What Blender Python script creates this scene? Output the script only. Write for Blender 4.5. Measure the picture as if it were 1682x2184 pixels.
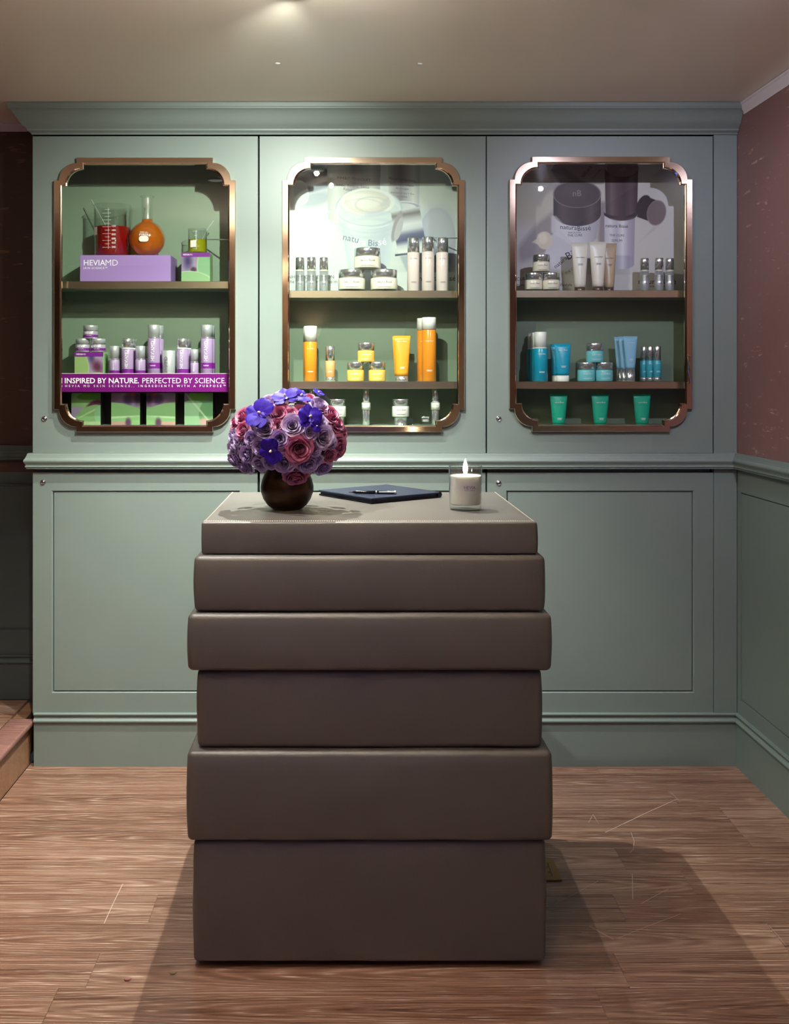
import bpy, bmesh, math, random
import numpy as np
from mathutils import Vector, Matrix, Euler

PI = math.pi
for o in list(bpy.data.objects):
    bpy.data.objects.remove(o)
scene = bpy.context.scene
COL = scene.collection

# ---------------------------------------------------------------- camera
F, VX, VY = 2130.0, 730.0, 805.0          # focal length and vanishing point in pixels of 1682x2184
H = 1.39                                   # eye height
cam_data = bpy.data.cameras.new('camera')
cam = bpy.data.objects.new('camera', cam_data)
COL.objects.link(cam)
cam.location = (0, 0, H)
cam.rotation_euler = (PI / 2, 0, 0)
cam_data.sensor_fit = 'VERTICAL'
cam_data.sensor_height = 36.0
cam_data.lens = 36.0 * F / 2184.0
cam_data.shift_x = (841.0 - VX) / 2184.0
cam_data.shift_y = (VY - 1092.0) / 2184.0
cam_data.clip_start = 0.02
scene.camera = cam

# ---------------------------------------------------------------- world, exposure
world = bpy.data.worlds.new('world')
scene.world = world
world.use_nodes = True
world.node_tree.nodes['Background'].inputs[0].default_value = (0.5, 0.5, 0.55, 1)
world.node_tree.nodes['Background'].inputs[1].default_value = 0.02
vs = scene.view_settings
vs.view_transform = 'Standard'
vs.look = 'None'
vs.gamma = 1.0
vs.use_curve_mapping = False
scene.cycles.transparent_max_bounces = 24
vs.exposure = 0.6

ZC = 2.358            # ceiling height
YD = 3.575            # face of the cabinet doors
YB = 3.805            # back wall
XL, XR = -1.1078, 1.413
YN = -1.5             # wall behind the camera
XW = -2.4             # far left wall
TOP = 1.048           # desk top height
YF = 2.365            # desk front

# lamps of the room: (x, y, watts, colour, cone degrees, blend, aim)
LAMPS = [
    (-0.12, 2.48, 78, (0.93, 1.0, 0.90), 100, 0.9, (-0.36, 3.575, 1.45)),
    (-0.20, 3.08, 138, (0.96, 1.0, 0.90), 106, 1.0, (-0.50, 2.88, 0.0)),
    (1.00, 2.10, 32, (0.76, 0.74, 1.0), 84, 0.9, (1.10, 3.575, 1.50)),
    (-0.20, 0.70, 4.5, (1.0, 0.92, 0.80), 120, 0.8, (0.0, 1.9, 0.6)),
    (0.75, 0.30, 2, (1.0, 0.78, 0.62), 140, 0.8, (0.7, 0.2, 0.0)),
    (-1.75, 1.40, 4, (1.0, 0.74, 0.55), 120, 0.8, (-1.7, 1.6, 0.0)),
    (0.24, 3.08, 24, (0.95, 0.97, 1.0), 108, 1.0, (0.28, 2.98, 0.0)),
    (-0.62, 2.25, 62, (1.0, 1.0, 0.95), 74, 0.8, (-0.36, 2.85, 0.95)),  # added to brighten the flowers
]

# ---------------------------------------------------------------- helpers
def P(px, py, Y):
    return Vector(((px - VX) * Y / F, Y, H - (py - VY) * Y / F))
def PXX(px, Y): return (px - VX) * Y / F
def PZ(py, Y): return H - (py - VY) * Y / F

def lin(c):
    out = []
    for v in c[:3]:
        v = v / 255.0
        out.append(v / 12.92 if v <= 0.04045 else ((v + 0.055) / 1.055) ** 2.4)
    return (out[0], out[1], out[2], 1.0)

MATS = {}
def mat(name, rgb, rough=0.5, metal=0.0, bump=0.0, bscale=200.0, var=0.0, vscale=8.0, spec=0.5, coat=0.0, trans=0.0, ior=1.45, emit=0.0, sss=0.0, sheen=0.0):
    if name in MATS: return MATS[name]
    m = bpy.data.materials.new(name); m.use_nodes = True
    nt = m.node_tree; b = nt.nodes['Principled BSDF']
    b.inputs['Base Color'].default_value = lin(rgb)
    b.inputs['Roughness'].default_value = rough
    b.inputs['Metallic'].default_value = metal
    b.inputs['Specular IOR Level'].default_value = spec
    b.inputs['Coat Weight'].default_value = coat
    b.inputs['Transmission Weight'].default_value = trans
    b.inputs['IOR'].default_value = ior
    if sss:
        b.inputs['Subsurface Weight'].default_value = sss
        b.inputs['Subsurface Radius'].default_value = (0.02, 0.012, 0.008)
        b.inputs['Subsurface Scale'].default_value = 0.5
    if sheen: b.inputs['Sheen Weight'].default_value = sheen
    if emit:
        b.inputs['Emission Color'].default_value = lin(rgb)
        b.inputs['Emission Strength'].default_value = emit
    if bump or var:
        tc = nt.nodes.new('ShaderNodeTexCoord')
    if bump:
        n = nt.nodes.new('ShaderNodeTexNoise'); n.inputs['Scale'].default_value = bscale; n.inputs['Detail'].default_value = 4
        bp = nt.nodes.new('ShaderNodeBump'); bp.inputs['Strength'].default_value = bump; bp.inputs['Distance'].default_value = 0.002
        nt.links.new(tc.outputs['Object'], n.inputs['Vector'])
        nt.links.new(n.outputs['Fac'], bp.inputs['Height'])
        nt.links.new(bp.outputs['Normal'], b.inputs['Normal'])
    if var:
        n2 = nt.nodes.new('ShaderNodeTexNoise'); n2.inputs['Scale'].default_value = vscale; n2.inputs['Detail'].default_value = 5
        nt.links.new(tc.outputs['Object'], n2.inputs['Vector'])
        mx = nt.nodes.new('ShaderNodeMix'); mx.data_type = 'RGBA'
        d = lin([max(0, v * (1 - var)) for v in rgb]); l = lin([min(255, v * (1 + var)) for v in rgb])
        mx.inputs[6].default_value = d; mx.inputs[7].default_value = l
        nt.links.new(n2.outputs['Fac'], mx.inputs[0])
        nt.links.new(mx.outputs[2], b.inputs['Base Color'])
    MATS[name] = m
    return m

def thin_glass(name, tint=(255, 255, 255), refl=1.0, rough=0.0):
    m = bpy.data.materials.new(name); m.use_nodes = True
    nt = m.node_tree
    for n in list(nt.nodes):
        if n.type != 'OUTPUT_MATERIAL': nt.nodes.remove(n)
    out = [n for n in nt.nodes if n.type == 'OUTPUT_MATERIAL'][0]
    tr = nt.nodes.new('ShaderNodeBsdfTransparent'); tr.inputs[0].default_value = lin(tint)
    gl = nt.nodes.new('ShaderNodeBsdfGlossy'); gl.inputs['Roughness'].default_value = rough
    lw = nt.nodes.new('ShaderNodeLayerWeight'); lw.inputs['Blend'].default_value = 0.5
    pw = nt.nodes.new('ShaderNodeMath'); pw.operation = 'POWER'; pw.inputs[1].default_value = 5.0
    fr = nt.nodes.new('ShaderNodeMath'); fr.operation = 'MULTIPLY_ADD'; fr.inputs[1].default_value = 0.94; fr.inputs[2].default_value = 0.045
    nt.links.new(lw.outputs['Facing'], pw.inputs[0]); nt.links.new(pw.outputs[0], fr.inputs[0])
    mul = nt.nodes.new('ShaderNodeMath'); mul.operation = 'MULTIPLY'; mul.inputs[1].default_value = refl
    mul.use_clamp = True
    mx = nt.nodes.new('ShaderNodeMixShader')
    nt.links.new(fr.outputs[0], mul.inputs[0]); nt.links.new(mul.outputs[0], mx.inputs[0])
    nt.links.new(tr.outputs[0], mx.inputs[1]); nt.links.new(gl.outputs[0], mx.inputs[2])
    nt.links.new(mx.outputs[0], out.inputs[0])
    MATS[name] = m
    return m

def vcol_mat(name, rough=0.4, spec=0.4):
    m = bpy.data.materials.new(name); m.use_nodes = True
    nt = m.node_tree; b = nt.nodes['Principled BSDF']
    at = nt.nodes.new('ShaderNodeAttribute'); at.attribute_name = 'print'
    nt.links.new(at.outputs['Color'], b.inputs['Base Color'])
    b.inputs['Roughness'].default_value = rough
    b.inputs['Specular IOR Level'].default_value = spec
    MATS[name] = m
    return m

def link(o, parent=None):
    COL.objects.link(o)
    if parent is not None: o.parent = parent
    return o

def obj(name, data, m=None, parent=None, loc=None, rot=None):
    """one mesh object; data is a bmesh or a mesh"""
    if isinstance(data, bmesh.types.BMesh):
        me = bpy.data.meshes.new(name); data.to_mesh(me); data.free()
    else:
        me = data
    if m is not None and len(me.materials) == 0: me.materials.append(m)
    o = bpy.data.objects.new(name, me)
    link(o, parent)
    if loc is not None: o.location = loc
    if rot is not None: o.rotation_euler = rot
    return o

def tag(o, label=None, cat=None, group=None, kind=None):
    if label: o['label'] = label
    if cat: o['category'] = cat
    if group: o['group'] = group
    if kind: o['kind'] = kind
    return o

def thing(name, label, cat, loc=(0, 0, 0), rz=0.0, group=None):
    o = bpy.data.objects.new(name, None)
    o.empty_display_size = 0.05
    link(o); o.location = loc; o.rotation_euler = (0, 0, rz)
    return tag(o, label, cat, group)

def copy_tree(o, parent=None):
    c = o.copy(); link(c)
    c.parent = parent
    for ch in o.children: copy_tree(ch, c)
    return c

def bm_new(): return bmesh.new()

def add_box(bm, x0, x1, y0, y1, z0, z1, bevel=0.0, seg=2):
    r = bmesh.ops.create_cube(bm, size=1.0)
    v = r['verts']
    bmesh.ops.scale(bm, verts=v, vec=(x1 - x0, y1 - y0, z1 - z0))
    bmesh.ops.translate(bm, verts=v, vec=((x0 + x1) / 2, (y0 + y1) / 2, (z0 + z1) / 2))
    if bevel:
        e = list({e for vv in v for e in vv.link_edges})
        bmesh.ops.bevel(bm, geom=e, offset=bevel, segments=seg, affect='EDGES', profile=0.5)
    return bm

def box(x0, x1, y0, y1, z0, z1, bevel=0.0, seg=2):
    return add_box(bm_new(), x0, x1, y0, y1, z0, z1, bevel, seg)

def smooth(bm, ang=None):
    for f in bm.faces: f.smooth = True
    if ang is not None:
        for e in bm.edges:
            if len(e.link_faces) == 2 and e.calc_face_angle(0) > ang: e.smooth = False
    return bm

def lathe(prof, n=32, sx=1.0, sy=1.0, cap0=True, cap1=True, ang=0.6):
    bm = bm_new(); rings = []
    for r, z in prof:
        if r < 1e-6: rings.append([bm.verts.new((0, 0, z))])
        else: rings.append([bm.verts.new((r * math.cos(2 * PI * i / n) * sx, r * math.sin(2 * PI * i / n) * sy, z)) for i in range(n)])
    for a, b in zip(rings, rings[1:]):
        if len(a) == 1 and len(b) == 1: continue
        for i in range(n):
            j = (i + 1) % n
            if len(a) == 1: bm.faces.new((a[0], b[j], b[i]))
            elif len(b) == 1: bm.faces.new((a[i], a[j], b[0]))
            else: bm.faces.new((a[i], a[j], b[j], b[i]))
    if cap0 and len(rings[0]) > 1: bm.faces.new(list(reversed(rings[0])))
    if cap1 and len(rings[-1]) > 1: bm.faces.new(rings[-1])
    return smooth(bm, ang)

def tube_path(bm, pts, r, n=8):
    """tube of radius r along pts"""
    rings = []
    pts = [Vector(p) for p in pts]
    for i, p in enumerate(pts):
        d = (pts[min(i + 1, len(pts) - 1)] - pts[max(i - 1, 0)]).normalized()
        a = d.cross(Vector((0, 0, 1)))
        if a.length < 1e-3: a = d.cross(Vector((1, 0, 0)))
        a.normalize(); b = d.cross(a)
        rr = r[i] if isinstance(r, (list, tuple)) else r
        rings.append([bm.verts.new(p + a * rr * math.cos(2 * PI * k / n) + b * rr * math.sin(2 * PI * k / n)) for k in range(n)])
    for A, B in zip(rings, rings[1:]):
        for k in range(n):
            bm.faces.new((A[k], A[(k + 1) % n], B[(k + 1) % n], B[k]))
    bm.faces.new(list(reversed(rings[0]))); bm.faces.new(rings[-1])
    bmesh.ops.recalc_face_normals(bm, faces=bm.faces)
    return smooth(bm, 0.8)

def sweep(prof, stations, ang=0.5):
    """prof: list of (p, z); stations: list of functions p -> (x, y)"""
    bm = bm_new(); rows = []
    for st in stations:
        rows.append([bm.verts.new((*st(p), z)) for p, z in prof])
    for A, B in zip(rows, rows[1:]):
        for i in range(len(prof) - 1):
            bm.faces.new((A[i], A[i + 1], B[i + 1], B[i]))
    bm.faces.new(rows[0]); bm.faces.new(list(reversed(rows[-1])))
    bmesh.ops.recalc_face_normals(bm, faces=bm.faces)
    return smooth(bm, ang)

def ring_rect(x0, x1, z0, z1, hx0, hx1, hz0, hz1, y0, y1, ch=0.0):
    """flat frame in the XZ plane between y0 (front) and y1, with a rectangular hole; ch = chamfer of the hole's front edge"""
    bm = bm_new()
    def rc(a, b, c, d, y): return [bm.verts.new(v) for v in ((a, y, c), (b, y, c), (b, y, d), (a, y, d))]
    ob = rc(x0, x1, z0, z1, y1); of = rc(x0, x1, z0, z1, y0)
    inf = rc(hx0 - ch, hx1 + ch, hz0 - ch, hz1 + ch, y0); inc = rc(hx0, hx1, hz0, hz1, y0 + ch); ib = rc(hx0, hx1, hz0, hz1, y1)
    loops = [ob, of, inf, inc, ib, ob] if ch else [ob, of, inf, ib, ob]
    for A, B in zip(loops, loops[1:]):
        for i in range(4):
            j = (i + 1) % 4
            bm.faces.new((A[i], A[j], B[j], B[i]))
    bmesh.ops.recalc_face_normals(bm, faces=bm.faces)
    return bm

# text as flat mesh, cached
TXT = {}
def text_mesh(s, h=None, width=None, rot=0.0, align='CENTER', bend=0.0, weight=0.0, spacing=1.0, shear=0.0, m=None):
    key = (s, h, width, rot, align, bend, weight, spacing, shear, m.name if m else None)
    if key in TXT: return TXT[key]
    cu = bpy.data.curves.new('text', 'FONT')
    cu.body = s; cu.align_x = align; cu.align_y = 'CENTER'; cu.resolution_u = 2
    cu.offset = weight; cu.space_character = spacing; cu.shear = shear
    cu.size = 1.0
    o = bpy.data.objects.new('tmp_text', cu)
    COL.objects.link(o)
    dg = bpy.context.evaluated_depsgraph_get()
    me = bpy.data.meshes.new_from_object(o.evaluated_get(dg))
    bpy.data.objects.remove(o); bpy.data.curves.remove(cu)
    n = len(me.vertices)
    co = np.empty(n * 3, dtype=np.float32); me.vertices.foreach_get('co', co); co = co.reshape(-1, 3)
    if width is not None: k = width / max(1e-6, float(co[:, 0].max() - co[:, 0].min()))
    else: k = h / 0.70
    x = co[:, 0] * k; y = co[:, 1] * k
    c, sn = math.cos(rot), math.sin(rot)
    x, y = x * c - y * sn, x * sn + y * c
    if bend:
        X = bend * np.sin(x / bend); Y = -bend * np.cos(x / bend)
    else:
        X = x; Y = np.zeros_like(x)
    out = np.stack([X, Y, y], 1).astype(np.float32)
    me.vertices.foreach_set('co', out.ravel()); me.update()
    me.materials.clear()
    if m: me.materials.append(m)
    me.name = 'lettering'
    TXT[key] = me
    return me

def text(s, parent, loc, m, name='lettering', **kw):
    return obj(name, text_mesh(s, m=m, **kw), None, parent, loc)

def strips(rows, w, h, bend=0.0, seed=1):
    """illegible fine print: thin broken strokes in rows; rows = z offsets"""
    rnd = random.Random(seed); bm = bm_new()
    for z in rows:
        x = -w / 2 * rnd.uniform(0.6, 1.0); e = -x
        while x < e - h:
            l = min(rnd.uniform(1.5, 4.5) * h, e - x)
            def pt(xx, zz): return (bend * math.sin(xx / bend), -bend * math.cos(xx / bend), zz) if bend else (xx, 0, zz)
            bm.faces.new([bm.verts.new(pt(a, b)) for a, b in ((x, z - h / 2), (x + l, z - h / 2), (x + l, z + h / 2), (x, z + h / 2))])
            x += l + h * 0.7
    return bm

# ------------------------------------------------------------ printed pictures (posters, cartons)
class Canvas:
    def __init__(s, x0, y0, x1, y1, res, bg):
        s.x0, s.y0, s.x1, s.y1 = x0, y0, x1, y1
        s.w = int((x1 - x0) * res) + 1; s.h = int((y1 - y0) * res) + 1
        gx = np.linspace(x0, x1, s.w); gy = np.linspace(y0, y1, s.h)
        s.X, s.Y = np.meshgrid(gx, gy)
        s.a = np.ones((s.h, s.w, 3)) * np.array(bg, float); s.dim = .92
    def blend(s, mask, col):
        mask = np.clip(mask, 0, 1)[..., None]
        s.a = s.a * (1 - mask) + mask * col
    def local(s, cx, cy, ang):
        c, n = math.cos(math.radians(ang)), math.sin(math.radians(ang))
        dx, dy = s.X - cx, s.Y - cy
        return dx * c + dy * n, -dx * n + dy * c
    def ell(s, cx, cy, rx, ry, col, ang=0, alpha=1.0, feather=1.5, ring=None, clip=None):
        u, v = s.local(cx, cy, ang)
        r = np.sqrt((u / rx) ** 2 + (v / ry) ** 2)
        d = (1 - r) * min(rx, ry)
        m = np.clip(d / feather + 0.5, 0, 1)
        if ring: m = np.clip(1 - np.abs(d) / ring, 0, 1)
        if clip is not None: m = m * clip
        s.blend(m * alpha, np.array(col, float))
    def cyl(s, cx, cy, w, h, stops, ang=0, alpha=1.0, along=False, taper=0.0, bow=0.0, feather=1.2):
        """rectangle w x h with gradient across its width; taper narrows it downwards; bow bulges top and bottom edges"""
        u, v = s.local(cx, cy, ang)
        hw = w / 2 * (1 - taper * (v / h + 0.5))
        b = bow * np.sqrt(np.clip(1 - (u / np.maximum(hw, 1e-3)) ** 2, 0, 1))
        m = np.clip((hw - np.abs(u)) / feather + .5, 0, 1) * np.clip((v - b + h / 2) / feather + .5, 0, 1) * np.clip((h / 2 + b - v) / feather + .5, 0, 1)
        t = np.clip((v / h if along else u / np.maximum(2 * hw, 1e-3)) + 0.5, 0, 1)
        ts = np.linspace(0, 1, len(stops)); st = np.array(stops, float)
        col = np.stack([np.interp(t, ts, st[:, k]) for k in range(3)], -1)
        s.blend(m * alpha, col)
    def poly(s, pts, col, alpha=1.0, feather=1.2):
        """convex polygon, clockwise in image space"""
        m = np.ones_like(s.X); n = len(pts)
        for i in range(n):
            (ax, ay), (bx, by) = pts[i], pts[(i + 1) % n]
            L = math.hypot(bx - ax, by - ay)
            d = ((bx - ax) * (s.Y - ay) - (by - ay) * (s.X - ax)) / L
            m = m * np.clip(d / feather + 0.5, 0, 1)
        s.blend(m * alpha, np.array(col, float))
    def mesh(s, width, height, name='print'):
        """vertical sheet centred on x, bottom at z=0, facing -y"""
        nx, ny = s.w, s.h
        xs = np.linspace(-width / 2, width / 2, nx); zs = np.linspace(height, 0, ny)
        XX, ZZ = np.meshgrid(xs, zs)
        co = np.stack([XX, np.zeros_like(XX), ZZ], -1).reshape(-1, 3)
        i = np.arange(nx * ny).reshape(ny, nx)
        f = np.stack([i[1:, :-1], i[1:, 1:], i[:-1, 1:], i[:-1, :-1]], -1).reshape(-1, 4)
        me = bpy.data.meshes.new(name)
        me.vertices.add(len(co)); me.vertices.foreach_set('co', co.astype(np.float32).ravel())
        me.loops.add(f.size); me.loops.foreach_set('vertex_index', f.astype(np.int32).ravel())
        me.polygons.add(len(f)); me.polygons.foreach_set('loop_start', (np.arange(len(f)) * 4).astype(np.int32))
        me.update(calc_edges=True); me.validate()
        ca = me.color_attributes.new('print', 'FLOAT_COLOR', 'POINT')
        c = np.clip(s.a * s.dim, 0, 255) / 255.0
        c = np.where(c <= 0.04045, c / 12.92, ((c + 0.055) / 1.055) ** 2.4).reshape(-1, 3)
        ca.data.foreach_set('color', np.concatenate([c, np.ones((len(c), 1))], 1).astype(np.float32).ravel())
        return me

# ---------------------------------------------------------------- materials
PAINT = mat('grey_green_paint', (119, 131, 125), rough=0.42, bump=0.05, bscale=350, var=0.02)
PAINTW = mat('grey_green_wall_paint', (112, 126, 120), rough=0.45, bump=0.05, bscale=350, var=0.02)
PAINTD = mat('shade_darkened_paint', (66, 76, 74), rough=0.45, bump=0.05, bscale=350)  # grey green paint with the alcove's shade put into its colour
DARKGAP = mat('dark_gap', (18, 22, 22), rough=0.8)
GOLD = mat('polished_rose_bronze', (226, 204, 180), rough=0.10, metal=1.0)
SHELF = mat('polished_bronze_shelf', (236, 220, 194), rough=0.22, metal=1.0)
CHROME = mat('chrome', (222, 222, 224), rough=0.20, metal=0.86)
SATIN = mat('satin_silver', (208, 211, 214), rough=0.32, metal=0.6)
DULLCHROME = mat('lock_nickel', (190, 186, 190), rough=0.25, metal=1.0)
WHITEP = mat('white_plastic', (238, 236, 230), rough=0.35)
WHITEINK = mat('white_ink', (245, 243, 245), rough=0.5)
GREYINK = mat('grey_ink', (95, 92, 92), rough=0.5)
DARKINK = mat('dark_ink', (40, 40, 48), rough=0.5)
PURPINK = mat('purple_ink', (110, 60, 130), rough=0.5)
CEIL = mat('warm_white_ceiling', (234, 222, 206), rough=0.32, bump=0.03, bscale=120)
TRIMW = mat('white_trim', (214, 204, 210), rough=0.4)
PANE = thin_glass('pane_glass', (247, 252, 248), refl=0.9)
LABGLASS = thin_glass('laboratory_glass', (251, 253, 252), refl=1.6, rough=.03)
# ================================================================ SETTING
def wood_mat(name, dark, mid, light, rough=0.38):
    m = bpy.data.materials.new(name); m.use_nodes = True
    nt = m.node_tree; N = nt.nodes; L = nt.links; b = N['Principled BSDF']
    tc = N.new('ShaderNodeTexCoord'); oi = N.new('ShaderNodeObjectInfo')
    # every plank gets its own stretch of grain
    off = N.new('ShaderNodeVectorMath'); off.operation = 'SCALE'; off.inputs[0].default_value = (37.0, 53.0, 11.0)
    L.new(oi.outputs['Random'], off.inputs['Scale'])
    add = N.new('ShaderNodeVectorMath'); add.operation = 'ADD'
    L.new(tc.outputs['Object'], add.inputs[0]); L.new(off.outputs[0], add.inputs[1])
    mp = N.new('ShaderNodeMapping'); mp.inputs['Scale'].default_value = (1.1, 9.0, 9.0); L.new(add.outputs[0], mp.inputs[0])
    big = N.new('ShaderNodeTexNoise'); big.inputs['Scale'].default_value = 1.6; big.inputs['Detail'].default_value = 3; L.new(mp.outputs[0], big.inputs['Vector'])
    # cathedral rings: long ellipses around a wandering heart line
    mp2 = N.new('ShaderNodeMapping'); mp2.inputs['Scale'].default_value = (0.055, 1.0, 0.0); L.new(tc.outputs['Object'], mp2.inputs[0])
    sh = N.new('ShaderNodeCombineXYZ'); L.new(oi.outputs['Random'], sh.inputs[0])
    shs = N.new('ShaderNodeVectorMath'); shs.operation = 'MULTIPLY_ADD'; shs.inputs[1].default_value = (.07, 0, 0); shs.inputs[2].default_value = (-.035, .012, 0); L.new(sh.outputs[0], shs.inputs[0])
    ad2 = N.new('ShaderNodeVectorMath'); ad2.operation = 'ADD'; L.new(mp2.outputs[0], ad2.inputs[0]); L.new(shs.outputs[0], ad2.inputs[1])
    wmp = N.new('ShaderNodeMapping'); wmp.inputs['Scale'].default_value = (3.2, 22.0, 1.0); L.new(add.outputs[0], wmp.inputs[0])
    wn = N.new('ShaderNodeTexNoise'); wn.inputs['Scale'].default_value = 1.0; wn.inputs['Detail'].default_value = 4; L.new(wmp.outputs[0], wn.inputs['Vector'])
    ln = N.new('ShaderNodeVectorMath'); ln.operation = 'LENGTH'; L.new(ad2.outputs[0], ln.inputs[0])
    fld = N.new('ShaderNodeMath'); fld.operation = 'MULTIPLY_ADD'; fld.inputs[1].default_value = .022; L.new(wn.outputs['Fac'], fld.inputs[0]); L.new(ln.outputs['Value'], fld.inputs[2])
    mul = N.new('ShaderNodeMath'); mul.operation = 'MULTIPLY'; mul.inputs[1].default_value = 820.0; L.new(fld.outputs[0], mul.inputs[0])
    sn = N.new('ShaderNodeMath'); sn.operation = 'SINE'; L.new(mul.outputs[0], sn.inputs[0])
    # fine pores along x
    mp3 = N.new('ShaderNodeMapping'); mp3.inputs['Scale'].default_value = (11.0, 420.0, 420.0); L.new(add.outputs[0], mp3.inputs[0])
    fine = N.new('ShaderNodeTexNoise'); fine.inputs['Scale'].default_value = 1.0; fine.inputs['Detail'].default_value = 3; L.new(mp3.outputs[0], fine.inputs['Vector'])
    mp4 = N.new('ShaderNodeMapping'); mp4.inputs['Scale'].default_value = (1.6, 110.0, 110.0); L.new(add.outputs[0], mp4.inputs[0])
    streak = N.new('ShaderNodeTexNoise'); streak.inputs['Scale'].default_value = 1.0; streak.inputs['Detail'].default_value = 5; L.new(mp4.outputs[0], streak.inputs['Vector'])
    def math2(op, a, bb, clamp=False):
        n = N.new('ShaderNodeMath'); n.operation = op; n.use_clamp = clamp
        for i, v in enumerate((a, bb)):
            if isinstance(v, (int, float)): n.inputs[i].default_value = v
            else: L.new(v, n.inputs[i])
        return n.outputs[0]
    t = math2('MULTIPLY', sn.outputs[0], 0.11)
    t = math2('ADD', t, math2('MULTIPLY', math2('SUBTRACT', streak.outputs['Fac'], 0.5), 0.95))
    t = math2('ADD', t, math2('MULTIPLY', math2('SUBTRACT', big.outputs['Fac'], 0.5), 0.55))
    t = math2('ADD', t, math2('MULTIPLY', math2('SUBTRACT', oi.outputs['Random'], 0.5), 0.16))
    t = math2('ADD', t, 0.5, True)
    cr = N.new('ShaderNodeValToRGB'); L.new(t, cr.inputs[0])
    cr.color_ramp.elements[0].position = 0.12; cr.color_ramp.elements[0].color = lin(dark)
    cr.color_ramp.elements[1].position = 0.9; cr.color_ramp.elements[1].color = lin(light)
    e = cr.color_ramp.elements.new(0.5); e.color = lin(mid)
    # limed pores
    pores = math2('MULTIPLY', math2('SUBTRACT', fine.outputs['Fac'], 0.56, True), 7.0, True)
    ringm = math2('MULTIPLY', math2('SUBTRACT', sn.outputs[0], 0.55, True), 1.5, True)
    pm = math2('MULTIPLY', pores, math2('ADD', math2('MULTIPLY', ringm, 0.9), 0.26), True)
    mx = N.new('ShaderNodeMix'); mx.data_type = 'RGBA'; L.new(pm, mx.inputs[0]); L.new(cr.outputs[0], mx.inputs[6]); mx.inputs[7].default_value = lin((226, 206, 190))
    L.new(mx.outputs[2], b.inputs['Base Color'])
    rr = math2('ADD', math2('MULTIPLY', streak.outputs['Fac'], 0.25), rough - 0.12)
    L.new(rr, b.inputs['Roughness'])
    bp = N.new('ShaderNodeBump'); bp.inputs['Strength'].default_value = 0.12; bp.inputs['Distance'].default_value = 0.002
    L.new(fine.outputs['Fac'], bp.inputs['Height']); L.new(bp.outputs[0], b.inputs['Normal'])
    MATS[name] = m
    return m
FLOORM = wood_mat('limed_oak_plank', (82, 51, 39), (130, 94, 76), (182, 149, 130), rough=.30)
STEPM = wood_mat('mauve_brown_nosing', (104, 68, 62), (140, 96, 88), (170, 124, 112))
RISERM = wood_mat('oak_riser', (112, 74, 52), (146, 104, 76), (168, 130, 100))

# ---- floor of planks
fl = tag(obj('floor', box(-1.125, XR, YN, YB, -0.05, -0.004), DARKGAP), 'limed brown oak plank floor in front of the cabinets', kind='structure')
rnd = random.Random(7)
ROW = 0.137
y = 2.411 - 30 * ROW
plank_cache = {}
row = 0
while y < 3.60:
    if y + ROW > YN:
        x = -1.122 - rnd.uniform(0.05, 0.9)
        # two end joints read off the photograph
        joints = None
        if abs(y - (2.411 - ROW)) < 0.02: joints = [-1.4, -0.585, 0.655, 1.7]
        elif abs(y - 2.411) < 0.02: joints = [-1.5, -0.3, 1.08, 2.3]
        if joints is None:
            joints = [x]
            while joints[-1] < XR: joints.append(joints[-1] + 1.22)
        for a, b_ in zip(joints, joints[1:]):
            a2, b2 = max(a, -1.122), min(b_, XR - 0.002)
            if b2 - a2 < 0.03: continue
            w = round(b2 - a2, 3)
            y1 = min(y + ROW, 3.60)
            key = (w, round(y1 - y, 3))
            if key not in plank_cache:
                bm = box(-w / 2 + .0002, w / 2 - .0002, -(y1 - y) / 2 + .0002, (y1 - y) / 2 - .0002, -0.008, 0.0, 0.0004, 1)
                me = bpy.data.meshes.new('plank'); bm.to_mesh(me); bm.free(); me.materials.append(FLOORM)
                plank_cache[key] = me
            obj('plank', plank_cache[key], None, fl, ((a2 + b2) / 2, (y + y1) / 2, 0))
    y += ROW

# scratches worn into the floor (pale thin marks)
SCR = mat('pale_scratch', (196, 170, 158), rough=0.6)
bm = bm_new()
def scratch(pts, w):
    q = [Vector(((px - VX) * (F * H / (py - VY)) / F, F * H / (py - VY), 0.0006)) for px, py in pts]
    for a, b_ in zip(q, q[1:]):
        d = (b_ - a); d.normalize(); nrm = Vector((-d.y, d.x, 0)) * w
        bm.faces.new([bm.verts.new(v) for v in (a - nrm, b_ - nrm * 0.8, b_ + nrm * 0.8, a + nrm)])
for pts, w in [([(1290, 1776), (1330, 1757), (1380, 1733), (1445, 1704)], .0016), ([(1345, 1775), (1352, 1795), (1350, 1812), (1342, 1820)], .0009),
               ([(1430, 1690), (1452, 1712)], .0008), ([(1255, 1755), (1264, 1737), (1276, 1757)], .0007), ([(1348, 1864), (1349, 1918)], .0012),
               ([(1366, 1928), (1395, 1912), (1425, 1896)], .0009), ([(1256, 1975), (1282, 1990), (1308, 2004)], .0014), ([(1182, 1930), (1225, 1907), (1275, 1879)], .0008),
               ([(1320, 2000), (1380, 1976), (1450, 1950)], .0008), ([(1240, 1990), (1330, 1985), (1480, 2000)], .0006), ([(1450, 2002), (1560, 1996), (1642, 1990)], .0009),
               ([(1250, 1790), (1380, 1791), (1470, 1788)], .0006), ([(262, 1885), (240, 1930), (222, 1970)], .0012), ([(1400, 1702), (1500, 1712), (1575, 1721)], .0006),
               ([(1190, 1750), (1240, 1752)], .0006), ([(1640, 1975), (1660, 1998), (1676, 2018)], .0006)]:
    scratch(pts, w)
tag(obj('scratch_marks', bm, SCR, fl), kind='stuff')

# ---- ceiling and walls
tag(obj('ceiling', box(XW, XR + .1, YN, YB + .1, ZC, ZC + .08), CEIL), 'plain warm white ceiling with a satin sheen', kind='structure')

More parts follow.
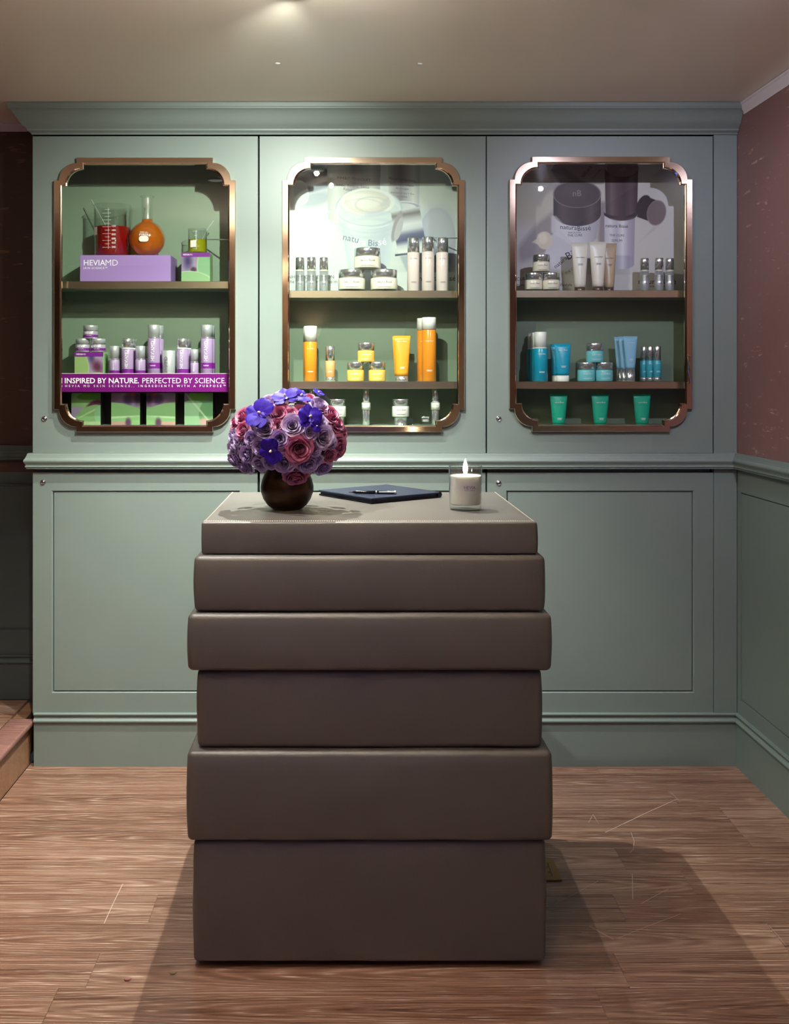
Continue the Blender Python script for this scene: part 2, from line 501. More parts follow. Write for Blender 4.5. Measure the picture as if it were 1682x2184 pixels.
def paper_mat(name, base, dark, fleck):
    m = bpy.data.materials.new(name); m.use_nodes = True
    nt = m.node_tree; N = nt.nodes; L = nt.links; b = N['Principled BSDF']
    tc = N.new('ShaderNodeTexCoord')
    n1 = N.new('ShaderNodeTexNoise'); n1.inputs['Scale'].default_value = 2.2; n1.inputs['Detail'].default_value = 4; L.new(tc.outputs['Object'], n1.inputs['Vector'])
    mx = N.new('ShaderNodeMix'); mx.data_type = 'RGBA'; mx.inputs[6].default_value = lin(dark); mx.inputs[7].default_value = lin(base); L.new(n1.outputs['Fac'], mx.inputs[0])
    mp = N.new('ShaderNodeMapping'); mp.inputs['Scale'].default_value = (6.5, 6.5, 28.0); mp.inputs['Rotation'].default_value = (0.12, 0.12, 0); L.new(tc.outputs['Object'], mp.inputs[0])
    n2 = N.new('ShaderNodeTexNoise'); n2.inputs['Scale'].default_value = 1.5; n2.inputs['Detail'].default_value = 7; n2.inputs['Roughness'].default_value = 0.68; L.new(mp.outputs[0], n2.inputs['Vector'])
    r = N.new('ShaderNodeValToRGB'); r.color_ramp.elements[0].position = 0.60; r.color_ramp.elements[1].position = 0.68
    L.new(n2.outputs['Fac'], r.inputs[0])
    sc = N.new('ShaderNodeMath'); sc.operation = 'MULTIPLY'; sc.inputs[1].default_value = 0.75; L.new(r.outputs[0], sc.inputs[0])
    mx2 = N.new('ShaderNodeMix'); mx2.data_type = 'RGBA'; L.new(sc.outputs[0], mx2.inputs[0]); L.new(mx.outputs[2], mx2.inputs[6]); mx2.inputs[7].default_value = lin(fleck)
    L.new(mx2.outputs[2], b.inputs['Base Color'])
    b.inputs['Roughness'].default_value = 0.4
    n3 = N.new('ShaderNodeTexNoise'); n3.inputs['Scale'].default_value = 40; L.new(tc.outputs['Object'], n3.inputs['Vector'])
    bp = N.new('ShaderNodeBump'); bp.inputs['Strength'].default_value = 0.15; bp.inputs['Distance'].default_value = 0.004; L.new(n3.outputs['Fac'], bp.inputs['Height']); L.new(bp.outputs[0], b.inputs['Normal'])
    MATS[name] = m
    return m
PAPER_R = paper_mat('maroon_veined_wallpaper', (142, 106, 100), (116, 82, 78), (212, 176, 160))
PAPER_L = paper_mat('shade_darkened_brown_paper', (74, 53, 40), (58, 40, 31), (126, 96, 72))  # brown paper darkened so its colour carries the alcove's shade
PAPER_F = paper_mat('tan_veined_wallpaper', (164, 138, 116), (140, 116, 96), (196, 174, 152))

ZRAIL = 1.062                      # underside of the chair rail
# right wall: wallpaper above, painted wainscot below
wr = obj('wall_right', box(XR, XR + .08, YN, YB, ZRAIL, ZC), PAPER_R)
tag(wr, 'maroon veined wallpaper wall above a grey green wainscot', kind='structure')
obj('wainscot_backing', box(XR + .006, XR + .08, YN, YB, 0, ZRAIL), PAINTW, wr)
pz0, pz1 = 0.248, 0.978
ys = [3.575, 3.54, 2.36, 2.26, 1.10, 1.0, -0.2, -0.3, YN]
# frame of stiles and rails, proud of the panels
bm = bm_new()
add_box(bm, XR, XR + .006, YN, 3.575, 0, pz0 - .004); add_box(bm, XR, XR + .006, YN, 3.575, pz1 + .004, ZRAIL)
for a, b_ in ((3.544, 3.575), (2.26, 2.356), (1.0, 1.096), (-0.3, -.204)): add_box(bm, XR, XR + .006, a, b_, pz0 - .004, pz1 + .004)
obj('wainscot_frame', bm, PAINTW, wr)
for a, b_ in ((2.36, 3.54), (1.10, 2.256), (-0.2, 0.996)):
    obj('wainscot_panel', box(XR + .0015, XR + .006, a, b_, pz0, pz1, .001, 1), PAINTW, wr)

# back wall in the alcove left of the cabinets
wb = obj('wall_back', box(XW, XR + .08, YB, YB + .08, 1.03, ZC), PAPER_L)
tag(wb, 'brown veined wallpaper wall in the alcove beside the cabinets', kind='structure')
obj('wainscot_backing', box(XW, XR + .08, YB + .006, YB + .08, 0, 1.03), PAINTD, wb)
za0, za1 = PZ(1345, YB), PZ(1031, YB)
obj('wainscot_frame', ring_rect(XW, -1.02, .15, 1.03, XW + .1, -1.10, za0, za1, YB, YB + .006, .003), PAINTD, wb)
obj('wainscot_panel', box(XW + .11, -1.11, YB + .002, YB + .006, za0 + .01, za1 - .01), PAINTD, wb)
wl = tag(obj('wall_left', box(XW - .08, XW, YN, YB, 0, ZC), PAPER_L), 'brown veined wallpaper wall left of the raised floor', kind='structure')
wf = tag(obj('wall_front', box(XW, XR, YN - .08, YN, 0, ZC), PAPER_F), 'tan veined wallpaper wall facing the cabinets', kind='structure')
# door behind the camera, and an added window glowing blue as fill
DOORM = mat('cream_door_paint', (214, 206, 190), rough=0.4)
d1 = tag(obj('door_1', box(0.55, 1.30, YN, YN + .03, 0, 2.05, .004), DOORM), 'cream panelled door in the wall facing the cabinets', kind='structure')
for z0, z1 in ((0.15, 0.95), (1.1, 1.9)): obj('door_panel', box(0.65, 1.20, YN + .03, YN + .036, z0, z1, .003), DOORM, d1)
obj('door_handle', lathe([(0.0, 0), (.022, 0), (.022, .01), (.01, .014), (.01, .03), (.024, .036), (.024, .05), (0, .056)], 20), CHROME, d1, (0.61, YN + .03, 1.0), (-PI / 2, 0, 0))
w1 = tag(obj('fill_window', ring_rect(-.75, 0.45, 0.10, 0.80, -.69, .39, .16, .74, YN + .001, YN + .05), TRIMW), 'low window with dusk blue panes in the wall facing the cabinets', kind='structure')
BLUE_FILL = mat('blue_fill_pane', (60, 100, 255), emit=1.5)  # glowing panes added as blue fill for the desk front
for a, b_ in ((-.685, -.16), (-.14, .385)): obj('pane', box(a, b_, YN + .012, YN + .016, .165, .735), BLUE_FILL, w1)
obj('mullion', box(-.16, -.14, YN + .005, YN + .045, .16, .74), TRIMW, w1)

# ---- cornice, chair rail and plinth of the joinery
CORN = [(0, 2.2585), (.003, 2.2585), (.0045, 2.2608), (.0055, 2.2640), (.014, 2.2693), (.016, 2.2705), (.016, 2.2760), (.0235, 2.2832), (.0250, 2.2845), (.035, 2.2931), (.041, 2.3026), (.048, 2.3150), (.057, 2.3292), (.064, 2.3350), (.067, 2.3365), (.067, 2.3400), (.069, 2.3427), (.069, ZC - .001), (0, ZC - .001)]
bm = sweep(CORN, [lambda p: (XL - p, YB - .001), lambda p: (XL - p, YD - p), lambda p: (XR - .001, YD - p)])
tag(obj('trim_1', bm, PAINT), 'deep moulded grey green cornice along the top of the cabinets', kind='structure')
RAIL = [(0, 1.1190), (.0150, 1.1190), (.0160, 1.1150), (.0166, 1.1146), (.0180, 1.1090), (.0186, 1.1086), (.0205, 1.1030), (.0212, 1.1026), (.0245, 1.0975), (.0262, 1.0945), (.0266, 1.0915), (.0258, 1.0885), (.0232, 1.0845), (.0207, 1.0810), (.0196, 1.0775), (.0196, 1.0760), (.0216, 1.0740), (.0220, 1.0715), (.0205, 1.0690), (.0182, 1.0680), (.0182, 1.0640), (0, 1.0640)]
bm = sweep(RAIL, [lambda p: (XL - p, YB - .001), lambda p: (XL - p, YD - p), lambda p: (XR - p, YD - p)])
tag(obj('trim_2', bm, PAINT), 'moulded chair rail across the front of the cabinets', kind='structure')
bm = sweep(RAIL, [lambda p: (XR - p, YD - p), lambda p: (XR - p, YN + .001)])
tag(obj('trim_3', bm, PAINTW), 'moulded chair rail along the right wall', kind='structure')
RAILB = [(p * .9, z + .012) for p, z in RAIL]
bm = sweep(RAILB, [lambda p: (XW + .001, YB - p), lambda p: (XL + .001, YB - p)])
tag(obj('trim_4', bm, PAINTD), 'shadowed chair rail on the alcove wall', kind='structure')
BASE = [(0, .1905), (.0125, .1895), (.0135, .1870), (.0125, .1842), (.0070, .1800), (.0060, .1765), (.0070, .1735), (.0130, .1690), (.0160, .1650), (.0160, .1610), (.0110, .1575), (.0095, .1570), (.0095, .1535), (.0080, .1525), (.0080, 0.0), (0, 0.0)]
bm = sweep(BASE, [lambda p: (XL + .006, YD), lambda p: (XL + .006, YD - p), lambda p: (XR - p, YD - p)])
tag(obj('baseboard_back', bm, PAINT), 'tall grey green baseboard under the cabinets', kind='structure')
bm = sweep(BASE, [lambda p: (XR - p, YD - p), lambda p: (XR - p, YN + .001)])
tag(obj('baseboard_right', bm, PAINTW), 'tall grey green baseboard along the right wall', kind='structure')
BASEA = [(p * .8, z + PZ(1399, YB) - .185) for p, z in BASE[:-2]] + [(.006, 0.165), (0, .165)]
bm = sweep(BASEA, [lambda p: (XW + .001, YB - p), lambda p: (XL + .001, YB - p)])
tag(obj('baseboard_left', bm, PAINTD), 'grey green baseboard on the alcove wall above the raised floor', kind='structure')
CT = [(0, ZC - .044), (.004, ZC - .044), (.006, ZC - .032), (.010, ZC - .026), (.012, ZC - .012), (.016, ZC - .008), (.016, ZC - .001), (0, ZC - .001)]
bm = sweep(CT, [lambda p: (XR - p, YD - .066), lambda p: (XR - p, YN + .001)])
tag(obj('trim_5', bm, TRIMW), 'narrow white ceiling moulding above the maroon wallpaper', kind='structure')
bm = sweep([(p, z + .012 if z < ZC - .03 else z) for p, z in CT], [lambda p: (XW + .001, YB - p), lambda p: (XL - .001, YB - p)])
tag(obj('trim_6', bm, TRIMW), 'narrow white ceiling moulding in the alcove', kind='structure')
# fixed stile between the right-hand doors and the wall, and near-black strips painting the shade of the gaps
tag(obj('trim_7', box(1.3293, XR - .0005, YD, YD + .03, .19, 2.2585, .0012, 1), PAINT), 'fixed vertical stile between the cabinets and the right wall', kind='structure')
bm = bm_new()
add_box(bm, XL + .004, 1.3293, YD + .0245, YD + .03, 1.1185, 1.1250); add_box(bm, XL + .004, 1.3293, YD + .0245, YD + .03, 2.2500, 2.2585)
add_box(bm, XL + .004, 1.3293, YD + .0245, YD + .03, 1.0480, 1.0640); add_box(bm, XL + .004, 1.3293, YD + .0245, YD + .03, .180, .1880)
for a, b_ in ((-.306, -.294), (.510, .520), (1.322, 1.3295)):
    add_box(bm, a, b_, YD + .0245, YD + .03, 1.1185, 2.2585); add_box(bm, a, b_, YD + .0245, YD + .03, .18, 1.064)
tag(obj('trim_8', bm, DARKGAP), 'dark recess strips showing in the gaps between the cabinet doors', kind='structure')

# ---- raised platform in the alcove
ZP = 0.163
st = tag(obj('step_platform', box(XW, -1.150, YN, YB, 0, ZP - .012), RISERM), 'raised wooden floor with a step in the alcove', kind='structure')
obj('riser', box(-1.150, -1.124, YN, 3.60, 0.001, ZP - .022), RISERM, st)
bm = bm_new()
add_box(bm, -1.195, -1.106, YN, 3.595, ZP - .022, ZP, .008, 3)
obj('nosing', smooth(bm, .6), STEPM, st)
k = 0; x = -1.197
yy = YB
while yy > 0.2:
    y0 = yy - .137
    me = box(-.6, .6, -.0680, .0680, -.012, 0, .0008, 1)
    obj('plank', me, FLOORM, st, (-1.797, yy - .0685, ZP - .001)); yy = y0

# ---- recessed ceiling lamps (out of the picture, above it)
RINGM = mat('downlight_ring', (225, 225, 222), rough=0.3)
def downlight(i, x, y, watts, col, cone, blend, aim):
    t = thing('downlight', None, 'lamp', (x, y, ZC), group='recessed downlights in the ceiling')
    lab = ['downlight above the desk top', 'pinhole downlight behind the desk nearer the left cabinet', 'violet tinted downlight near the maroon wall',
           'warm downlight in the middle of the room', 'rosy downlight in front of the cream door', 'dim warm downlight over the raised floor', 'pinhole downlight behind the desk nearer the right cabinet', 'downlight in front of the left cabinet aimed at the flowers'][i]
    tag(t, lab, 'lamp')
    k = .16 if i in (1, 6) else 1.0      # pinhole fittings are tiny
    obj('ring', lathe([(.040 * k, 0), (.052 * k, 0), (.052 * k, -.003 * k), (.046 * k, -.006 * k), (.040 * k, -.006 * k)], 32, cap0=False, cap1=False), RINGM, t)
    em = bpy.data.materials.new('lamp_glow'); em.use_nodes = True
    b = em.node_tree.nodes['Principled BSDF']; b.inputs['Emission Color'].default_value = (*col, 1); b.inputs['Emission Strength'].default_value = 1.5 if i not in (1, 6) else .25
    obj('bulb', lathe([(0, -.0004), (.040 * k, -.0004), (.036 * k, -.004 * k), (0, -.006 * k)], 32), em, t)
    ld = bpy.data.lights.new('downlight_beam', 'SPOT'); ld.energy = watts; ld.color = col; ld.spot_size = math.radians(cone); ld.spot_blend = blend; ld.shadow_soft_size = .011 if k == 1 else .006
    lo = bpy.data.objects.new('downlight_beam', ld); link(lo, t); lo.location = (0, 0, -.012 * k - .004)
    d = Vector(aim) - Vector((x, y, ZC)); lo.rotation_euler = d.to_track_quat('-Z', 'Y').to_euler()
for i, L_ in enumerate(LAMPS): downlight(i, *L_)
# small fitting added to cast a glow on the ceiling, above the picture
t = thing('added_halo', 'small opal halo fitting on the ceiling near the desk downlight', 'lamp', (-.055, 2.27, ZC))
obj('base', lathe([(0, -.001), (.014, -.001), (.014, -.012), (0, -.012)], 24), RINGM, t)
obj('stem', lathe([(.003, -.012), (.003, -.024)], 12), RINGM, t)
HALO = bpy.data.materials.new('halo_bulb'); HALO.use_nodes = True
_h = HALO.node_tree.nodes['Principled BSDF']; _h.inputs['Emission Color'].default_value = (1, .95, .84, 1); _h.inputs['Emission Strength'].default_value = 2000
obj('bulb', lathe([(0, -.044)] + [(.012 * math.cos(a_), -.032 + .012 * math.sin(a_)) for a_ in (-1.2, -.8, -.4, 0, .4, .8, 1.2)] + [(0, -.020)], 16), HALO, t)

# unseen wall sconces added to brighten the ceiling (behind the camera)
SHADEM = mat('opal_shade', (250, 226, 196), rough=.5, emit=1.5)
def sconce(loc, rz, watts, col, label):
    t = thing('fill_sconce', label, 'lamp', loc, rz, group='opal wall sconces')
    obj('back_plate', box(-.05, .05, -.012, 0, -.08, .08, .004), GOLD, t)
    obj('arm', tube_path(bm_new(), [(0, -.012, -.03), (0, -.06, -.04), (0, -.10, -.02)], .008, 10), GOLD, t)
    obj('shade', lathe([(.03, -.02), (.055, .0), (.075, .07), (.073, .07), (.053, .002), (.03, -.016)], 28, cap0=True, cap1=False), SHADEM, t, (0, -.10, 0))
    ld = bpy.data.lights.new('sconce_fill', 'SPOT'); ld.energy = watts; ld.color = col; ld.spot_size = math.radians(165); ld.spot_blend = .7; ld.shadow_soft_size = .04
    lo = bpy.data.objects.new('sconce_fill', ld); link(lo, t); lo.location = (0, -.10, .05); lo.rotation_euler = (PI, 0, 0)
sconce((-0.25, YN, 1.75), PI, 8, (1.0, .87, .70), 'opal wall sconce between the window and the cream door')
sconce((XW, 2.1, 1.70), PI / 2, 7, (1.0, .78, .6), 'opal wall sconce on the wall beyond the raised floor')


# opal bowl pendant added to brighten the ceiling (above the picture)
def pendant(x, y, z, watts, col):
    t = thing('fill_pendant', 'opal bowl pendant lamp hanging in front of the desk', 'lamp', (x, y, z))
    obj('bowl', lathe([(0, -.07), (.05, -.066), (.10, -.045), (.135, -.01), (.145, .03), (.141, .03), (.131, -.008), (.098, -.041), (.05, -.062), (0, -.066)], 40), SHADEM, t)
    obj('rod', tube_path(bm_new(), [(0, 0, -.06), (0, 0, ZC - z - .02)], .005, 10), GOLD, t)
    obj('canopy', lathe([(0, ZC - z - .03), (.04, ZC - z - .025), (.05, ZC - z - .001), (0, ZC - z - .001)], 28), GOLD, t)
    ld = bpy.data.lights.new('pendant_fill', 'SPOT'); ld.energy = watts; ld.color = col; ld.spot_size = math.radians(172); ld.spot_blend = .4; ld.shadow_soft_size = .05
    lo = bpy.data.objects.new('pendant_fill', ld); link(lo, t); lo.location = (.0, 0, .02); lo.rotation_euler = (PI, 0, 0)
pendant(-.42, 1.22, 2.03, 70, (1.0, .90, .78))

# ================================================================ DISPLAY CABINETS
def plaque(x0, x1, z0, z1, sx, sz, r, n=10):
    """rectangle whose corners are cut by a step, a convex quarter round and a step; counter-clockwise"""
    pts = []
    for cx, cz, qx, qz in ((x1, z0, 1, -1), (x1, z1, 1, 1), (x0, z1, -1, 1), (x0, z0, -1, -1)):
        # corner pieces in ccw order
        ax, az = cx - qx * (sx + r), cz - qz * (sz + r)          # arc centre
        a = [(ax, cz)] + [(ax + qx * r * math.sin(t * PI / 2 / n), az + qz * r * math.cos(t * PI / 2 / n)) for t in range(n + 1)] + [(cx, az)]
        if (qx, qz) in ((1, 1), (-1, -1)): a = a[::-1]
        pts += a
    return pts

def curve_plate(loops, y0, y1, bev=0.0):
    """solid plate with holes from closed loops in XZ, between y0 (front) and y1"""
    cu = bpy.data.curves.new('plate', 'CURVE'); cu.dimensions = '2D'; cu.fill_mode = 'BOTH'
    cu.extrude = (y1 - y0) / 2 - bev; cu.bevel_depth = bev; cu.bevel_resolution = 0
    for lp in loops:
        sp = cu.splines.new('POLY'); sp.points.add(len(lp) - 1)
        for q, (a, b_) in zip(sp.points, lp): q.co = (a, b_, 0, 1)
        sp.use_cyclic_u = True
    o = bpy.data.objects.new('tmp_plate', cu); COL.objects.link(o)
    dg = bpy.context.evaluated_depsgraph_get()
    me = bpy.data.meshes.new_from_object(o.evaluated_get(dg))
    bpy.data.objects.remove(o); bpy.data.curves.remove(cu)
    bm = bm_new(); bm.from_mesh(me); bpy.data.meshes.remove(me)
    bmesh.ops.remove_doubles(bm, verts=bm.verts, dist=1e-5)
    for v in bm.verts:
        x, yv, z = v.co
        v.co = (x, (y0 + y1) / 2 - z, yv)
    bmesh.ops.recalc_face_normals(bm, faces=bm.faces)
    return bm

def loft_loops(loops):
    """loops: list of lists of 3-D points with equal length, closed rings; also closes last to first"""
    bm = bm_new(); vs_ = [[bm.verts.new(p) for p in lp] for lp in loops]
    n = len(loops[0])
    for A, B in zip(vs_, vs_[1:] + vs_[:1]):
        for i in range(n):
            bm.faces.new((A[i], A[(i + 1) % n], B[(i + 1) % n], B[i]))
    bmesh.ops.recalc_face_normals(bm, faces=bm.faces)
    return bm

def lock(parent, px, py):
    p = P(px, py, YD)
    r = .0095
    o = obj('lock', lathe([(0, 0), (r, 0), (r, .002), (r * .92, .0032), (r * .72, .0034), (r * .68, .0022), (r * .62, .0020), (r * .55, .0036), (0, .0038)], 28), DULLCHROME, parent, (p.x, YD, p.z), (PI / 2, 0, 0))
    return o

def lock_slot(parent, px, py):
    p = P(px, py, YD)
    obj('keyhole', box(-.0007, .0007, -.0005, 0, -.003, .003), DARKGAP, parent, (p.x, YD - .0038, p.z))

ZD0, ZD1 = 1.1198, 2.2527
BLACKB = mat('black_backing', (14, 14, 14), rough=0.7)
ICASE = mat('case_interior_paint', (120, 136, 115), rough=0.5, bump=0.04, bscale=300)
CASES = [
    dict(d=(-1.1078, -.3038), f=(114.5, 502, 335.5, 922), shelves=(600, 814), lock=(95, 893), label='left display cabinet with laboratory glassware and lilac bottles behind glass'),
    dict(d=(-.2954, .5119), f=(601, 991, 335, 922), shelves=(620, 814), lock=None, label='middle display cabinet with white and orange skin care behind glass'),
    dict(d=(.5178, 1.3243), f=(1086, 1477, 333.5, 921), shelves=(619.5, 814), lock=(1063, 893), label='right display cabinet with teal and white skin care behind glass'),
]
YS = 3.606            # front edge of the shelves
SCALE = YD / F
for ci, c in enumerate(CASES):
    x0, x1 = c['d']
    t = thing('display_cabinet', c['label'], 'cabinet', ((x0 + x1) / 2, YD, ZD0), group='glazed display cabinets')
    def ch(name, bm, m, parent=t):
        o = obj(name, bm, m, parent)
        if parent is t: o.matrix_parent_inverse = Matrix.Translation(-Vector(t.location))
        return o
    fx0, fx1 = PXX(c['f'][0], YD - .016), PXX(c['f'][1], YD - .016)
    fz1, fz0 = PZ(c['f'][2], YD - .016), PZ(c['f'][3], YD - .016)
    ix0, ix1 = fx0 + .013, fx1 - .013
    ca, cb = x0 + .03, x1 - .03
    cz0, cz1 = PZ(908, YS), 2.235
    # carcass
    bm = bm_new()
    add_box(bm, x0 + .004, ca, YD + .024, 3.795, ZD0 + .004, ZD1 - .004); add_box(bm, cb, x1 - .004, YD + .024, 3.795, ZD0 + .004, ZD1 - .004)
    add_box(bm, ca, cb, 3.780, 3.795, ZD0 + .004, ZD1 - .004)
    add_box(bm, ca, cb, YD + .024, 3.780, ZD0 + .004, cz0); add_box(bm, ca, cb, YD + .024, 3.780, cz1, ZD1 - .004)
    ch('carcass', bm, ICASE)
    for sy in c['shelves']:
        zt = PZ(sy, YS)
        sh = ch('shelf', box(ca, cb, YS + .003, 3.779, zt - .024, zt), ICASE)
        e = obj('shelf_edge', box(ca + .001, cb - .001, YS, YS + .003, zt - .0255, zt + .0005, .0008, 1), SHELF, sh)
    # door leaf with its opening
    hole = plaque(ix0, ix1, fz0 + .013, fz1 - .013, .017, .018, .060)
    bm = curve_plate([[(x0, ZD0), (x1, ZD0), (x1, ZD1), (x0, ZD1)], hole[::-1]], YD, YD + .022, .0012)
    door = ch('door', bm, PAINT)
    # polished frame
    def P3(lp, yv): return [(a, yv, b_) for a, b_ in lp]
    def pl(k, sh=0.0): return plaque(fx0 + k, fx1 - k, fz0 + k, fz1 - k, .0175, .0185, .0625)
    def mixl(A, B, u): return [(a[0] * (1 - u) + b_[0] * u, a[1] * (1 - u) + b_[1] * u) for a, b_ in zip(A, B)]
    O = pl(0.0); I = plaque(fx0 + .0265, fx1 - .0265, fz0 + .0245, fz1 - .0245, .0185, .0170, .0600)
    bm = loft_loops([P3(O, YD - .0002), P3(O, YD - .013), P3(mixl(O, I, .07), YD - .0160), P3(mixl(O, I, .80), YD - .0160), P3(mixl(O, I, .90), YD - .0125), P3(I, YD - .011), P3(I, YD - .0002)])
    fr = obj('frame', bm, GOLD, door)
    # pane
    I2 = plaque(fx0 + .02, fx1 - .02, fz0 + .02, fz1 - .02, .0175, .0170, .0600)
    bm = bm_new(); bm.faces.new([bm.verts.new((a, YD - .0055, b_)) for a, b_ in I2])
    bmesh.ops.recalc_face_normals(bm, faces=bm.faces)
    obj('pane', bm, PANE, door)
    if c['lock']:
        lk = lock(door, *c['lock']); lock_slot(door, *c['lock'])
    if ci == 2:
        a = P(1467, 759, YD - .02); b_ = P(1467, 817, YD - .02)
        obj('handle', tube_path(bm_new(), [(a.x, YD - .016, a.z), (a.x, YD - .026, a.z - .003), (a.x + .001, YD - .028, (a.z + b_.z) / 2), (a.x + .002, YD - .026, b_.z + .003), (a.x + .002, YD - .016, b_.z)], [.0045, .0055, .0055, .005, .004], 12), GOLD, door)
    if ci < 2:   # thin chrome stay on the inner side wall
        a, b_ = ((489, 510), (428, 509)) if ci == 0 else ((984, 507), (928, 506))
        pa = P(a[0], a[1], 3.615); pb = P(b_[0], b_[1], 3.72)
        ch('stay', tube_path(bm_new(), [(cb, 3.62, pa.z), (pa.x, 3.625, pa.z), (pb.x, 3.74, pb.z), (pb.x, 3.779, pb.z)], .0022, 8), CHROME)

# ---- cupboards under the chair rail
for ci, (x0, x1, pl_, pr_, lk) in enumerate([(-1.1078, -.3038, 112, 510, (92, 1028)), (-.2954, .5119, 596, 994, None), (.5178, 1.3270, 1081, 1478, (1063, 1030))]):
    z0, z1 = PZ(1522, YD), PZ(1008, YD)
    t = thing('base_cupboard', ['left base cupboard with a recessed panel door below the laboratory glass cabinet', 'middle base cupboard mostly hidden behind the leather desk', 'right base cupboard with a recessed panel door beside the right wall'][ci], 'cupboard', ((x0 + x1) / 2, YD, 0), group='panelled base cupboards')
    inv = Matrix.Translation(-Vector(t.location))
    o = obj('carcass', box(x0 + .004, x1 - .004, YD + .024, 3.795, .001, 1.063), PAINT, t); o.matrix_parent_inverse = inv
    hx0, hx1, hz0, hz1 = PXX(pl_, YD), PXX(pr_, YD), PZ(1476, YD), PZ(1048, YD)
    d = obj('door', ring_rect(x0, x1, z0, z1, hx0, hx1, hz0, hz1, YD, YD + .022, .003), PAINT, t); d.matrix_parent_inverse = inv
    obj('panel', box(hx0 + .0035, hx1 - .0035, YD + .004, YD + .018, hz0 + .0035, hz1 - .0035, .0015, 1), PAINT, d)
    obj('panel_backing', box(hx0 - .002, hx1 + .002, YD + .010, YD + .0215, hz0 - .002, hz1 + .002), PAINT, d)
    if lk: lock(d, *lk); lock_slot(d, *lk)
# ================================================================ DESK OF STACKED LEATHER BOXES
def leather_mat():
    m = bpy.data.materials.new('taupe_leather'); m.use_nodes = True
    nt = m.node_tree; N = nt.nodes; L = nt.links; b = N['Principled BSDF']
    tc = N.new('ShaderNodeTexCoord')
    n1 = N.new('ShaderNodeTexNoise'); n1.inputs['Scale'].default_value = 3.0; n1.inputs['Detail'].default_value = 6; L.new(tc.outputs['Object'], n1.inputs['Vector'])
    mx = N.new('ShaderNodeMix'); mx.data_type = 'RGBA'; mx.inputs[6].default_value = lin((84, 80, 76)); mx.inputs[7].default_value = lin((101, 96, 91)); L.new(n1.outputs['Fac'], mx.inputs[0])
    L.new(mx.outputs[2], b.inputs['Base Color'])
    v = N.new('ShaderNodeTexVoronoi'); v.inputs['Scale'].default_value = 420; v.feature = 'DISTANCE_TO_EDGE'; L.new(tc.outputs['Object'], v.inputs['Vector'])
    n2 = N.new('ShaderNodeTexNoise'); n2.inputs['Scale'].default_value = 260; n2.inputs['Detail'].default_value = 4; L.new(tc.outputs['Object'], n2.inputs['Vector'])
    ad = N.new('ShaderNodeMath'); ad.operation = 'ADD'; L.new(v.outputs['Distance'], ad.inputs[0]); L.new(n2.outputs['Fac'], ad.inputs[1])
    bp = N.new('ShaderNodeBump'); bp.inputs['Strength'].default_value = 0.22; bp.inputs['Distance'].default_value = 0.0012; L.new(ad.outputs[0], bp.inputs['Height']); L.new(bp.outputs[0], b.inputs['Normal'])
    b.inputs['Roughness'].default_value = 0.40
    b.inputs['Specular IOR Level'].default_value = 0.55
    return m
LEATHER = leather_mat()
THREAD = mat('cream_thread', (222, 210, 186), rough=0.6)

def soft_box(hx, hy, z0, z1, r, seed, puff=.0025, nx=24, ny=18, nz=8):
    """upholstered box: rounded edges, faces a little puffed, hem slightly wavy"""
    bm = bm_new()
    def lin_(a, b_, n, rr):
        k = [a + rr * (1 - math.cos(i * PI / 8)) for i in range(4)]
        mid = np.linspace(a + rr, b_ - rr, n).tolist()
        return k + mid[0:] + [b_ - (v - a) for v in reversed(k)]
    xs, ys_, zs = lin_(-hx, hx, nx, r), lin_(-hy, hy, ny, r), lin_(z0, z1, nz, r)
    from mathutils import noise
    def pt(x, y, z):
        # round the box: pull towards inner box
        c = Vector((max(-hx + r, min(hx - r, x)), max(-hy + r, min(hy - r, y)), max(z0 + r, min(z1 - r, z))))
        d = Vector((x, y, z)) - c
        p = c + (d.normalized() * r if d.length > 1e-6 else d)
        sx, sy, sz = x / hx, y / hy, (z - (z0 + z1) / 2) / ((z1 - z0) / 2)
        k = puff * (1 - sz ** 2)
        fx = abs(sx) > .999; fy = abs(sy) > .999
        if d.length > 1e-6:
            nrm = d.normalized(); w = noise.noise(Vector((x * 5, y * 5, z * 14 + seed * 7.3))) * .0014
            p += Vector((nrm.x, nrm.y, nrm.z * .35)) * (k + w)
        if seed == 1 and z > z1 - .01: return c + (d.normalized() * r if d.length > 1e-6 else d)
        p.z += noise.noise(Vector((x * 9 + seed, y * 9, z * 3))) * .0010 * (1 if abs(sz) > .85 else 0)
        return p
    cache = {}
    def V(x, y, z):
        key = (round(x, 5), round(y, 5), round(z, 5))
        if key not in cache: cache[key] = bm.verts.new(pt(x, y, z))
        return cache[key]
    def quad(a, b_, c, d):
        try: bm.faces.new((a, b_, c, d))
        except ValueError: pass
    for A, B in ((xs, zs),):
        for i in range(len(xs) - 1):
            for j in range(len(zs) - 1):
                for yv in (-hy, hy): quad(V(xs[i], yv, zs[j]), V(xs[i + 1], yv, zs[j]), V(xs[i + 1], yv, zs[j + 1]), V(xs[i], yv, zs[j + 1]))
    for i in range(len(ys_) - 1):
        for j in range(len(zs) - 1):
            for xv in (-hx, hx): quad(V(xv, ys_[i], zs[j]), V(xv, ys_[i + 1], zs[j]), V(xv, ys_[i + 1], zs[j + 1]), V(xv, ys_[i], zs[j + 1]))
    for i in range(len(xs) - 1):
        for j in range(len(ys_) - 1):
            for zv in (z0, z1): quad(V(xs[i], ys_[j], zv), V(xs[i + 1], ys_[j], zv), V(xs[i + 1], ys_[j + 1], zv), V(xs[i], ys_[j + 1], zv))
    bmesh.ops.recalc_face_normals(bm, faces=bm.faces)
    return smooth(bm)

